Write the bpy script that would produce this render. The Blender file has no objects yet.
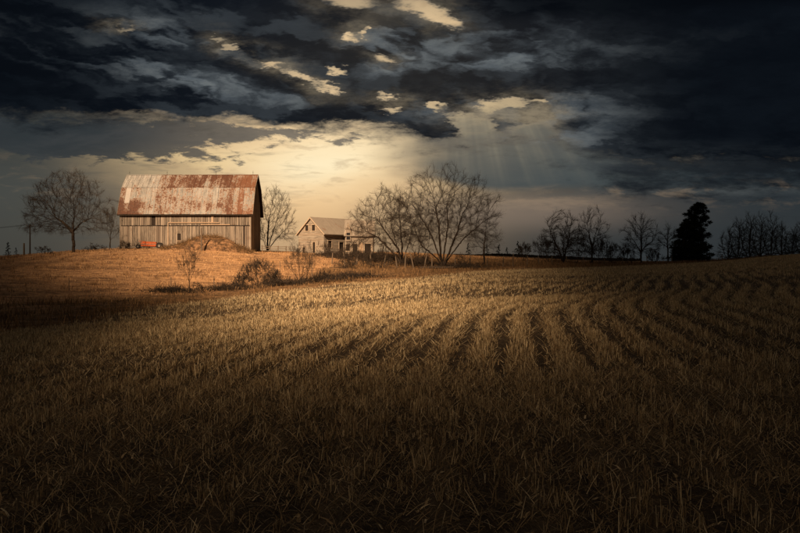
import bpy, math, random
import numpy as np
from mathutils import Vector, Matrix

R = math.radians
random.seed(7)
rng = np.random.default_rng(11)
scene = bpy.context.scene
COL = scene.collection

# ------------------------------------------------------------------ camera
F = 900.0                       # focal length in photo pixels (800 wide)
cam_d = bpy.data.cameras.new('camera')
cam_d.sensor_width = 36.0
cam_d.lens = 36.0 * F / 800.0
cam_d.shift_y = -(266.5 - 262.0) / 800.0
cam_d.clip_start = 0.1
cam_d.clip_end = 20000
cam = bpy.data.objects.new('camera', cam_d)
cam.rotation_euler = (R(90), 0, 0)
COL.objects.link(cam)
scene.camera = cam
scene.view_settings.view_transform = 'Standard'
scene.view_settings.look = 'None'
scene.view_settings.exposure = 0.85
scene.view_settings.gamma = 1.0
scene.cycles.max_bounces = 4
scene.cycles.transparent_max_bounces = 6

SUN_EL = R(35)
SUN_DIR = Vector((-0.33, -0.944, 0)).normalized() * math.cos(SUN_EL) + Vector((0, 0, math.sin(SUN_EL)))
sun_d = bpy.data.lights.new('sun', 'SUN')
sun_d.energy = 5.0
sun_d.angle = R(0.7)
sun_d.color = (1.0, 0.655, 0.375)
sun = bpy.data.objects.new('sun', sun_d)
sun.rotation_euler = (-SUN_DIR).to_track_quat('-Z', 'Y').to_euler()
COL.objects.link(sun)


# ------------------------------------------------------- node expressions
def srgb(r, g, b):
    def f(c):
        c /= 255.0
        return c / 12.92 if c <= 0.04045 else ((c + 0.055) / 1.055) ** 2.4
    return (f(r), f(g), f(b))


class Nd:
    nt = None

    def __init__(s, sock):
        s.s = sock

    @staticmethod
    def m(op, *a, clamp=False):
        n = Nd.nt.nodes.new('ShaderNodeMath')
        n.operation = op
        n.use_clamp = clamp
        for i, x in enumerate(a):
            if isinstance(x, Nd):
                Nd.nt.links.new(x.s, n.inputs[i])
            else:
                n.inputs[i].default_value = float(x)
        return Nd(n.outputs[0])

    def __add__(s, o): return Nd.m('ADD', s, o)
    __radd__ = __add__
    def __mul__(s, o): return Nd.m('MULTIPLY', s, o)
    __rmul__ = __mul__
    def __sub__(s, o): return Nd.m('SUBTRACT', s, o)
    def __rsub__(s, o): return Nd.m('SUBTRACT', o, s)
    def __truediv__(s, o): return Nd.m('DIVIDE', s, o)
    def __rtruediv__(s, o): return Nd.m('DIVIDE', o, s)
    def clamp(s): return Nd.m('ADD', s, 0.0, clamp=True)
    def max(s, o): return Nd.m('MAXIMUM', s, o)
    def min(s, o): return Nd.m('MINIMUM', s, o)


def sstep(a, b, x):
    n = Nd.nt.nodes.new('ShaderNodeMapRange')
    n.interpolation_type = 'SMOOTHSTEP'
    Nd.nt.links.new(x.s, n.inputs['Value'])
    n.inputs['To Min'].default_value = 0
    n.inputs['To Max'].default_value = 1
    if a > b:
        a, b = b, a
        n.inputs['To Min'].default_value = 1
        n.inputs['To Max'].default_value = 0
    n.inputs['From Min'].default_value = a
    n.inputs['From Max'].default_value = b
    return Nd(n.outputs[0])


def comb(x, y, z=0.0):
    n = Nd.nt.nodes.new('ShaderNodeCombineXYZ')
    for i, q in enumerate((x, y, z)):
        if isinstance(q, Nd):
            Nd.nt.links.new(q.s, n.inputs[i])
        else:
            n.inputs[i].default_value = q
    return Nd(n.outputs[0])


def noise(vec, scale, detail=5, rough=0.55, dist=0.0, out=0):
    n = Nd.nt.nodes.new('ShaderNodeTexNoise')
    if vec is not None:
        Nd.nt.links.new(vec.s, n.inputs['Vector'])
    n.inputs['Scale'].default_value = scale
    n.inputs['Detail'].default_value = detail
    n.inputs['Roughness'].default_value = rough
    n.inputs['Distortion'].default_value = dist
    return Nd(n.outputs[out])


def cmix(fac, a, b, mode='MIX'):
    n = Nd.nt.nodes.new('ShaderNodeMix')
    n.data_type = 'RGBA'
    n.blend_type = mode
    n.clamp_factor = True
    for sock, q in ((n.inputs[0], fac), (n.inputs[6], a), (n.inputs[7], b)):
        if isinstance(q, Nd):
            Nd.nt.links.new(q.s, sock)
        elif isinstance(q, tuple):
            sock.default_value = (*q[:3], 1)
        else:
            sock.default_value = q
    return Nd(n.outputs[2])


def sep(v):
    n = Nd.nt.nodes.new('ShaderNodeSeparateXYZ')
    Nd.nt.links.new(v.s, n.inputs[0])
    return Nd(n.outputs[0]), Nd(n.outputs[1]), Nd(n.outputs[2])


# ------------------------------------------------------------------ world
world = bpy.data.worlds.new('World')
scene.world = world
world.use_nodes = True
nt = world.node_tree
nt.nodes.clear()
Nd.nt = nt
tc = nt.nodes.new('ShaderNodeTexCoord')
nrm = nt.nodes.new('ShaderNodeVectorMath')
nrm.operation = 'NORMALIZE'
nt.links.new(tc.outputs['Generated'], nrm.inputs[0])
dx, dy, dz = sep(Nd(nrm.outputs[0]))
A = Nd.m('ARCTAN2', dx, dy) * 900.0
E = Nd.m('ARCSINE', dz) * 900.0


def AE(u, v):                    # direction seen at a photo pixel, as azimuth and elevation (x 900)
    x, y, z = (u - 400) / F, 1.0, (262 - v) / F
    l = math.sqrt(x * x + 1 + z * z)
    return 900 * math.atan2(x, 1), 900 * math.asin(z / l)


# cloud coordinates on a flat deck seen in perspective
q = dz.max(0.0) + 0.28
P = comb(dx / q * 1.45, dy / q * 1.9, 0.0)
w1 = sep(noise(P, 2.2, 4, 0.6, 0, 1))
Aw = A + (w1[0] - 0.5) * 48.0
Ew = E + (w1[1] - 0.5) * 26.0
w3 = sep(noise(P, 9.0, 4, 0.7, 0, 1))
Af = Aw + (w3[0] - 0.5) * 26.0
Ef = Ew + (w3[1] - 0.5) * 15.0


def G(u, v, su, sv, rot=0.0, a=None, e=None):
    a = A if a is None else a
    e = E if e is None else e
    a0, e0 = AE(u, v)
    du, dv = a - a0, e - e0
    if rot:
        c, s = math.cos(R(rot)), math.sin(R(rot))
        du, dv = du * c + dv * s, dv * c - du * s
    d2 = (du / su) * (du / su) + (dv / sv) * (dv / sv)
    return Nd.m('EXPONENT', d2 * -1.0)


def addc(base, fac, c):
    return cmix(fac, base, c)


# sky beyond the deck: storm grey haze, then the warm break in the clouds
right = sstep(-0.25, 0.35, dx)
lowc = cmix(right, srgb(70, 69, 64), srgb(42, 47, 51))
lowc = cmix(sstep(0, 75, E), lowc, cmix(right, srgb(74, 76, 72), srgb(36, 42, 47)))
c = lowc
c = addc(c, G(300, 225, 130, 80) * 0.85, srgb(196, 160, 120))
c = addc(c, G(310, 195, 110, 45) * 0.85, srgb(242, 199, 144))
c = addc(c, G(335, 152, 125, 38, 0, Aw, Ew) * 1.0, srgb(255, 217, 160))
c = addc(c, G(170, 172, 70, 14, -2, Aw, Ew) * 0.6, srgb(196, 168, 124))
c = addc(c, G(210, 158, 95, 9, 0, Af, Ef) * 0.7, srgb(236, 204, 148))
c = addc(c, G(400, 60, 190, 70), srgb(248, 214, 164))
c = addc(c, G(325, 160, 74, 25, 8, Aw, Ew) * 0.95, srgb(255, 236, 194))
c = addc(c, G(480, 118, 90, 18, 0, Aw, Ew) * 0.7, srgb(226, 200, 152))
c = addc(c, G(500, 212, 110, 15, 0, Aw, E) * 0.55, srgb(140, 122, 104))
c = addc(c, G(540, 204, 60, 5, 0, Aw, Ef) * 0.5, srgb(160, 136, 110))
c = addc(c, G(700, 192, 130, 5, 0, Aw, Ef) * 0.45, srgb(78, 82, 82))
# faint high texture inside the glow
tx = noise(comb(A / 60.0, E / 16.0), 1.6, 6, 0.62, 0.4)
c = cmix(sstep(0.5, 0.68, tx) * 0.36 * sstep(40, 80, E), c, srgb(168, 140, 108))
c = cmix(sstep(0.52, 0.7, noise(comb(A / 90.0, E / 9.0), 1.3, 5, 0.6, 0.3)) * 0.35 * sstep(-60, -140, A), c, srgb(72, 74, 72))

c = cmix(sstep(-190, -370, A) * (sstep(60, 120, E) * 0.4 + 0.4), c, srgb(48, 50, 48))
c = addc(c, G(545, 214, 95, 16, 0, Aw, E) * 0.5, srgb(112, 98, 88))
# thin broken strips below the deck
st = noise(P, 3.4, 4, 0.62, 0.3)
st2 = noise(comb(A / 45.0, E / 14.0), 1.5, 6, 0.66, 0.3)
strip = G(225, 134, 105, 9, 2, Aw, Ew) * 1.5 + G(135, 148, 105, 11, -4, Aw, Ew) * 1.0 + G(30, 136, 130, 20, 0, Aw, Ew) * 1.7 + G(335, 140, 20, 4, 0, Aw, Ew) * 0.9
sa = sstep(0.42, 0.72, strip * 0.55 + (st2 - 0.5) * 2.2 + 0.1) * sstep(0.05, 0.3, strip)
sc_ = cmix(sstep(-90, -300, A), srgb(112, 104, 94), srgb(42, 47, 50))
sc_ = cmix(sstep(0.35, 0.75, st) * 0.5, sc_, srgb(70, 70, 70))
c = cmix(sa * 0.92, c, sc_)

# rain shaft with rays of light
shaft = sstep(AE(355, 150)[0], AE(455, 150)[0], A + (noise(P, 2.6, 3) - 0.5) * 70.0 + (E - 110) * 0.35)
e_low = AE(500, 191)[1]
shaft = shaft * sstep(e_low - 3, e_low + 7, E + (noise(comb(A / 70.0, 0.0), 1.0, 3) - 0.5) * 8.0 + sstep(90, 20, A) * 10.0 * -1)
shaft = shaft * sstep(AE(500, 96)[1], AE(500, 132)[1], Ew + (w3[1] - 0.5) * 22.0)
ax, ey = AE(455, -40)
ang = (A - ax) / (ey - E + 1.0)
ray = noise(comb(ang * 6.0, 0.0, 3.1), 1.0, 3, 0.7)
ray = sstep(0.38, 0.72, ray)
scol = cmix(G(470, 120, 120, 45) * 0.75, cmix(sstep(150, 330, A), srgb(64, 72, 74), srgb(30, 36, 41)), srgb(118, 112, 98))
scol = cmix(ray * 0.42 * G(475, 128, 100, 42), scol, srgb(170, 158, 130))
scol = cmix(sstep(0.35, 0.7, noise(P, 2.0, 5, 0.6)) * 0.3, scol, srgb(50, 58, 64))
c = cmix(shaft * 0.93, c, scol)

# the storm deck
n1 = noise(P, 1.7, 5, 0.58, 0.2)
n3 = noise(P, 4.6, 7, 0.68, 0.15)
Pb = comb(dx / q * 1.5, dz * 8.0 + dx * 1.2)
Pb2 = comb(dx / q * 1.5 + 0.02, dz * 8.0 + dx * 1.2 - 0.12)
edge = sstep(AE(395, 0)[0], AE(440, 0)[0], A) * (AE(500, 150)[1] - AE(300, 134)[1]) + AE(300, 134)[1]
e_right = AE(650, 196)[1]
edge_f = edge - sstep(AE(535, 100)[0], AE(640, 100)[0], A + (n1 - 0.5) * 60.0) * (edge - e_right)
below = (Ew + (w3[1] - 0.5) * 14.0 - edge_f) / (20.0 + sstep(60, 200, A) * 26.0)
deck = below.min(1.0)
gaps = [(268, 63, 20, 5, 0), (300, 77, 26, 5.5, -24), (331, 89, 17, 6, -24), (331, 69, 9, 6, 0), (349, 36, 14, 7, 0),
        (368, 32, 9, 5, 0), (231, 50, 9, 4.5, 0), (215, 38, 18, 5, 0), (386, 96, 19, 5, 0), (394, 110, 14, 4.5, 0), (382, 59, 20, 7, 0),
        (346, -2, 44, 12, -10), (416, 6, 26, 12, -15), (448, 20, 32, 12, -25), (436, 106, 12, 4, 0), (487, 106, 18, 12, 0), (462, 120, 30, 9, -14),
        (477, 128, 22, 9, 0), (534, 128, 20, 9, 0), (515, 104, 24, 5, 0), (545, 100, 12, 4, 0), (125, 25, 18, 4, 0)]
gs = None
for (u, v, su, sv, r_) in gaps:
    g = G(u, v, su * 0.8, sv * 0.85, r_, A + (w3[0] - 0.5) * 46.0 + (w1[0] - 0.5) * 20.0, E + (w3[1] - 0.5) * 28.0)
    if u in (382, 215, 125):
        g = g * 0.75
    gs = g if gs is None else gs + g
gs = gs.min(1.15)
gw = None
for (u, v, su, sv, r_) in ((300, 76, 58, 15, -24), (358, 34, 32, 11, 0), (390, 102, 28, 12, 0), (384, 58, 26, 10, 0), (225, 45, 30, 12, -20), (347, 0, 48, 18, 0), (432, 12, 45, 20, -20), (480, 112, 60, 22, 0), (540, 114, 40, 22, 0), (125, 25, 26, 8, 0)):
    g = G(u, v, su, sv, r_, A + (w3[0] - 0.5) * 50.0, E + (w3[1] - 0.5) * 34.0) * 0.8
    gw = g if gw is None else gw + g
gw = gw.clamp()
dens = deck + (n3 - 0.5) * 3.6 + (n1 - 0.5) * 0.8 - gs * 1.55 + 0.05
dens = dens + sstep(1.0, 0.2, gs) * sstep(0.5, 1.0, deck) * 0.75
da = sstep(-0.35, 1.0, dens)
Pw = comb(dx / q * 1.5 + (w1[0] - 0.5) * 0.22 + (w3[0] - 0.5) * 0.10, dz * 8.0 + dx * 1.0 + (w1[1] - 0.5) * 0.35 + (w3[1] - 0.5) * 0.16)


def billow(vec, off_):
    h_ = None
    sh = nt.nodes.new('ShaderNodeVectorMath')
    sh.operation = 'ADD'
    nt.links.new(vec.s, sh.inputs[0])
    sh.inputs[1].default_value = off_
    v_ = Nd(sh.outputs[0])
    for sc__, am in ((2.0, 0.5), (4.3, 0.3), (9.1, 0.17), (19.0, 0.09)):
        t_ = Nd.m('ABSOLUTE', noise(v_, sc__, 0, 0.5) - 0.5) * (am * 2.0)
        h_ = t_ if h_ is None else h_ + t_
    return h_


h0 = billow(Pw, (0, 0, 0))
h1 = billow(Pw, (0.02, -0.10, 0))
emb = sstep(-0.10, 0.13, h0 - h1)
lump = emb * 0.55 + sstep(0.05, 0.36, h0) * 0.45
lump = sstep(0.05, 1.05, lump)
fine = sstep(0.36, 0.64, n3)
Al, El = A + (w1[0] - 0.5) * 60.0 + (w3[0] - 0.5) * 40.0, E + (w1[1] - 0.5) * 34.0 + (w3[1] - 0.5) * 26.0
lit = None
for (u, v, su, sv, r_, wt) in ((165, 42, 55, 16, -12, .7), (200, 88, 75, 16, -8, .85), (110, 62, 90, 10, 0, .35), (400, 46, 42, 20, 0, .9), (500, 58, 60, 24, 0, .95), (380, 72, 40, 10, 0, .7),
                               (590, 112, 55, 20, 0, .6), (545, 145, 60, 22, 0, .75), (300, 98, 50, 9, -10, .6), (255, 20, 60, 12, -14, .4), (60, 30, 80, 14, 0, .2), (620, 48, 90, 10, 0, .2), (445, 108, 40, 9, 0, .6),
                               (690, 168, 60, 14, 0, .2)):
    g = G(u, v, su, sv, r_, Al, El) * wt
    lit = g if lit is None else lit + g
for (u, v, su, sv, r_, wt) in ((290, 38, 75, 12, -22, .6), (335, 103, 60, 8, -14, .6), (445, 88, 95, 11, 2, 1.1), (200, 62, 90, 8, -12, .5), (60, 80, 110, 9, -3, .3), (560, 12, 260, 12, 0, .7), (60, 108, 160, 9, 0, .4), (230, 108, 80, 7, -4, .4),
                               (560, 78, 90, 9, 0, .5)):
    lit = lit - G(u, v, su, sv, r_, Al, El) * wt
lit = lit.clamp()
dark = cmix(sstep(90, 260, A), srgb(13, 19, 27), srgb(8, 12, 18))
dark = cmix(sstep(-150, -370, A) * 0.8, dark, srgb(7, 10, 15))
mid = cmix(sstep(140, 300, A), srgb(88, 96, 102), srgb(28, 36, 44))
mid = cmix(sstep(-190, -370, A), mid, srgb(28, 36, 44))
lump = lump - (lump - 0.4) * sstep(110, 260, A) * 0.6
cl = cmix(((lump * 0.95 + (fine - 0.4) * 0.3) * (lit * 0.8 + 0.24) + lit * 0.12).clamp(), dark, mid)
cl = cmix(gw * gw * 0.75 * fine + G(400, 60, 150, 60) * 0.05, cl, srgb(150, 136, 112))
cl = cmix((lit * lump * lump * fine).clamp() * 0.6, cl, srgb(122, 124, 120))
topband = sstep(AE(600, 26)[1], AE(600, 8)[1], Ew) * sstep(20, 140, A)
cl = cmix(topband * 0.85, cl, srgb(6, 9, 14))
# thin cloud near the break glows
gp = sstep(0.5, 1.0, deck) * (A * 0.0 + 1.0)
c = cmix(gp * sstep(1.25, 0.1, gs * 0.9 + (n3 - 0.5) * 1.6) * 0.75, c, srgb(150, 134, 108))
rim = sstep(1.15, 0.35, dens) * sstep(0.0, 0.35, G(390, 80, 190, 60))
cl = cmix(rim * 0.6, cl, srgb(134, 124, 108))
cl = cmix(G(690, 165, 110, 16, 0, Aw, Ew) * 0.35 * fine, cl, srgb(50, 55, 58))
c = cmix(da, c, cl)

sky = nt.nodes.new('ShaderNodeTexSky')
sky.sky_type = 'NISHITA'
sky.sun_disc = False
sky.sun_elevation = SUN_EL
sky.sun_rotation = math.atan2(SUN_DIR.x, SUN_DIR.y)
sky_fac = (1.0 - da) * 0.0012
skyc = cmix(1.0, Nd(sky.outputs[0]), comb(sky_fac, sky_fac, sky_fac), 'MULTIPLY')
c = cmix(1.0, c, skyc, 'ADD')
# ground glow below the horizon
c = cmix(sstep(-2, -30, E), c, (0.02, 0.018, 0.014))
bg = nt.nodes.new('ShaderNodeBackground')
bg.inputs['Strength'].default_value = 0.555
nt.links.new(c.s, bg.inputs['Color'])
wo = nt.nodes.new('ShaderNodeOutputWorld')
nt.links.new(bg.outputs[0], wo.inputs['Surface'])
world.cycles.sampling_method = 'MANUAL'
world.cycles.sample_map_resolution = 512


# ------------------------------------------------------------- materials
def material(name):
    m = bpy.data.materials.new(name)
    m.use_nodes = True
    m.node_tree.nodes.clear()
    Nd.nt = m.node_tree
    return m


def finish(color, rough=0.9, bump=None, bstr=0.5, bdist=0.02, metal=0.0, spec=0.3):
    t = Nd.nt
    b = t.nodes.new('ShaderNodeBsdfPrincipled')
    o = t.nodes.new('ShaderNodeOutputMaterial')
    if isinstance(color, Nd):
        t.links.new(color.s, b.inputs['Base Color'])
    else:
        b.inputs['Base Color'].default_value = (*color, 1)
    b.inputs['Roughness'].default_value = rough
    b.inputs['Metallic'].default_value = metal
    b.inputs['Specular IOR Level'].default_value = spec
    if bump is not None:
        bn = t.nodes.new('ShaderNodeBump')
        bn.inputs['Strength'].default_value = bstr
        bn.inputs['Distance'].default_value = bdist
        t.links.new(bump.s, bn.inputs['Height'])
        t.links.new(bn.outputs[0], b.inputs['Normal'])
    t.links.new(b.outputs[0], o.inputs[0])
    return b


def geo_pos():
    return Nd(Nd.nt.nodes.new('ShaderNodeNewGeometry').outputs['Position'])


def obj_rand():
    return Nd(Nd.nt.nodes.new('ShaderNodeObjectInfo').outputs['Random'])


def attr(name):
    n = Nd.nt.nodes.new('ShaderNodeAttribute')
    n.attribute_name = name
    return Nd(n.outputs['Fac'])


def vscale(v, x, y, z):
    a, b, c_ = sep(v)
    return comb(a * x, b * y, c_ * z)


M = {}
# ground
M['ground'] = material('ground_soil_and_grass')
p = geo_pos()
crop, weed = attr('crop'), attr('weed')
soil = cmix(noise(p, 1.3, 6, 0.65), (0.022, 0.016, 0.012), (0.085, 0.062, 0.042))
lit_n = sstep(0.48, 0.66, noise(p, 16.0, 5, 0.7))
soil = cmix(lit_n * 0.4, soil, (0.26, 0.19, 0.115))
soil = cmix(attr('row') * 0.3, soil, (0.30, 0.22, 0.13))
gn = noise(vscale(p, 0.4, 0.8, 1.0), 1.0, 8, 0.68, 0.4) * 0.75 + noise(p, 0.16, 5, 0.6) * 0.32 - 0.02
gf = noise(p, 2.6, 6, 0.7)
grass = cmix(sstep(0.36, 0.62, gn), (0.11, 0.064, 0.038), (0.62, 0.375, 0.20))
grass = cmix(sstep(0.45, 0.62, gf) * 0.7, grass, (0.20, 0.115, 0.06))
wd = cmix(sstep(0.35, 0.65, noise(p, 0.8, 6, 0.65)), (0.06, 0.038, 0.02), (0.30, 0.18, 0.09))
gc = cmix(weed, grass, wd)
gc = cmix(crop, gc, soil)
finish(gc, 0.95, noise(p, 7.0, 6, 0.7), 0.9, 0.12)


def blade_mat(name, ca, cb, cc):
    m = material(name)
    t_ = attr('tint')
    col = cmix(sstep(0.0, 0.7, t_), ca, cb)
    col = cmix(sstep(0.7, 1.0, t_), col, cc)
    b = finish(col, 0.75)
    # a little light passes through dry leaf
    t = m.node_tree
    tr = t.nodes.new('ShaderNodeBsdfTranslucent')
    t.links.new(col.s, tr.inputs['Color'])
    mx = t.nodes.new('ShaderNodeMixShader')
    mx.inputs[0].default_value = 0.22
    o = [n for n in t.nodes if n.type == 'OUTPUT_MATERIAL'][0]
    t.links.new(b.outputs[0], mx.inputs[1])
    t.links.new(tr.outputs[0], mx.inputs[2])
    t.links.new(mx.outputs[0], o.inputs[0])
    return m


M['straw'] = blade_mat('straw', (0.075, 0.053, 0.034), (0.52, 0.385, 0.215), (0.95, 0.80, 0.52))
M['drygrass'] = blade_mat('dry_grass', (0.24, 0.13, 0.065), (0.62, 0.39, 0.20), (0.78, 0.56, 0.33))
M['weeds'] = blade_mat('weeds', (0.06, 0.04, 0.022), (0.24, 0.145, 0.07), (0.46, 0.29, 0.14))

M['bark'] = material('bark')
p = geo_pos()
finish(cmix(noise(vscale(p, 1, 1, 0.3), 6.0, 5, 0.6), (0.02, 0.016, 0.013), (0.075, 0.058, 0.046)), 0.9, noise(vscale(p, 1, 1, 0.2), 18.0, 4, 0.6), 0.6, 0.03)
M['twig'] = material('twig_bark')
finish(cmix(attr('tint'), (0.018, 0.014, 0.012), (0.06, 0.045, 0.034)), 0.85)
M['bark_dark'] = material('dark_bark')
finish((0.032, 0.026, 0.022), 0.9)
M['needle'] = blade_mat('evergreen_needles', (0.006, 0.011, 0.008), (0.014, 0.024, 0.014), (0.022, 0.032, 0.018))

# weathered boards
M['board'] = material('weathered_barn_board')
p = geo_pos()
r_ = obj_rand()
grain = noise(vscale(p, 14, 14, 0.7), 1.0, 6, 0.7)
col = cmix(sstep(0.3, 0.7, grain), (0.06, 0.052, 0.046), (0.28, 0.245, 0.21))
col = cmix(sstep(0.2, 1.0, r_) * 0.5, col, (0.40, 0.345, 0.295))
col = cmix(sstep(0.72, 1.0, Nd.m('FRACT', r_ * 7.3)) * 0.6, col, (0.09, 0.066, 0.055))
col = cmix(sstep(0.55, 0.72, noise(p, 0.9, 4, 0.6)) * 0.5, col, (0.13, 0.09, 0.065))
finish(col, 0.9, grain, 0.5, 0.03)
M['gap_shade_wood'] = material('gap_shade_and_dark_wood')
finish((0.022, 0.017, 0.014), 0.95)  # near-black: painted shade behind board gaps, also the dark girt and fascia
M['pale_wood'] = material('pale_weathered_timber')
p = geo_pos()
finish(cmix(noise(p, 5.0, 5, 0.6), (0.24, 0.18, 0.13), (0.50, 0.38, 0.28)), 0.85)

# rusty galvanised roof
def roof_mat(name, bias):
    m = material(name)
    p = geo_pos()
    rr = obj_rand()
    streak = noise(vscale(p, 3.4, 0.5, 0.45), 1.0, 7, 0.7)
    blot = noise(vscale(p, 0.42, 0.4, 0.55), 1.0, 6, 0.6)
    spot = noise(p, 4.2, 6, 0.72)
    f = blot * 0.8 + streak * 0.85 + 0.02 + (spot - 0.5) * 1.3 + (rr - 0.5) * 0.2
    # the break-side course and the two ends have rusted most
    x, y, z = sep(p)
    f = f + bias
    f = f + sstep(-43.5, -46.5, x) * sstep(11.6, 10.0, z) * 0.28
    f = f + sstep(-30.5, -27.5, x) * 0.10
    if bias > 0:
        f = f - sstep(-40.5, -44.0, x) * 0.32
    rust = sstep(0.80, 0.97, f)
    zinc = cmix(sstep(0.3, 0.7, streak * 0.6 + spot * 0.4), (0.11, 0.112, 0.115), (0.43, 0.435, 0.435))
    zinc = cmix(sstep(0.74, 0.86, f) * 0.6, zinc, (0.34, 0.22, 0.15))
    rc = cmix(sstep(0.3, 0.7, spot), (0.032, 0.012, 0.009), (0.115, 0.046, 0.026))
    rc = cmix(sstep(-30.5, -27.0, x) * 0.4, rc, (0.24, 0.10, 0.05))
    finish(cmix(rust * 0.93, zinc, rc), 0.62, spot, 0.25, 0.02, 0.0, 0.35)
    return m


M['roof_up'] = roof_mat('rusted_roof_upper', 0.095)
M['roof_low'] = roof_mat('rusted_roof_lower', -0.03)
M['roof_pale'] = material('bare_roof_patch')
finish(cmix(noise(geo_pos(), 3.0, 4), (0.30, 0.30, 0.31), (0.44, 0.42, 0.41)), 0.55)

M['siding'] = material('weathered_clapboard')
p = geo_pos()
g1 = noise(vscale(p, 0.6, 0.6, 7.0), 1.0, 6, 0.7)
col = cmix(sstep(0.3, 0.68, g1), (0.13, 0.118, 0.104), (0.37, 0.34, 0.30))
col = cmix(obj_rand() * 0.45, col, (0.26, 0.20, 0.15))
finish(col, 0.85)
M['house_roof'] = material('old_house_roof')
p = geo_pos()
col = cmix(noise(p, 1.2, 6, 0.7), (0.20, 0.18, 0.16), (0.36, 0.325, 0.285))
finish(cmix(sstep(0.6, 0.7, noise(p, 0.7, 5, 0.6)) * 0.5, col, (0.20, 0.10, 0.06)), 0.75)
M['trim'] = material('faded_trim')
finish(cmix(noise(geo_pos(), 3.0, 4), (0.30, 0.25, 0.20), (0.52, 0.44, 0.35)), 0.8)
M['glass'] = material('dirty_window_glass')
finish((0.015, 0.015, 0.017), 0.25, spec=0.6)
M['orange'] = material('orange_machine_paint')
finish(cmix(sstep(0.5, 0.7, noise(geo_pos(), 3.5, 5, 0.6)) * 0.6, (0.40, 0.085, 0.022), (0.16, 0.05, 0.025)), 0.55)
M['rubber'] = material('old_rubber')
finish((0.02, 0.019, 0.018), 0.85)
M['steel'] = material('dull_steel')
finish(cmix(noise(geo_pos(), 6.0, 4), (0.16, 0.15, 0.15), (0.30, 0.29, 0.28)), 0.5, metal=0.5)
M['lightning'] = material('dark_iron')
finish((0.03, 0.028, 0.026), 0.6, metal=0.6)
M['post'] = material('grey_fence_wood')
finish(cmix(noise(vscale(geo_pos(), 8, 8, 1), 1.0, 5), (0.06, 0.046, 0.036), (0.22, 0.175, 0.135)), 0.9)
M['mound'] = material('heaped_earth_and_straw')
p = geo_pos()
col = cmix(sstep(0.35, 0.65, noise(p, 1.3, 7, 0.68)), (0.07, 0.045, 0.03), (0.36, 0.21, 0.115))
finish(cmix(sstep(0.55, 0.7, noise(p, 4.0, 5, 0.7)) * 0.6, col, (0.05, 0.033, 0.022)), 0.95, noise(p, 5.0, 6, 0.7), 1.0, 0.2)  # dark blotches paint small shadows into the heap

# unseen cloud slab, added to shape the pool of sunlight
M['cloud'] = material('light_shaping_cloud')


# ------------------------------------------------------------- object helpers
def tag(o, label=None, cat=None, group=None, kind=None):
    if label: o['label'] = label
    if cat: o['category'] = cat
    if group: o['group'] = group
    if kind: o['kind'] = kind
    return o


def link(name, me, mat=None, parent=None, loc=None):
    if mat is not None and not me.materials:
        me.materials.append(mat)
    o = bpy.data.objects.new(name, me)
    COL.objects.link(o)
    if parent is not None:
        o.parent = parent
    if loc is not None:
        o.location = loc
    return o


def empty(name, loc, rz=0.0):
    o = bpy.data.objects.new(name, None)
    o.empty_display_size = 0.3
    o.location = loc
    o.rotation_euler = (0, 0, rz)
    COL.objects.link(o)
    return o


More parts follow.
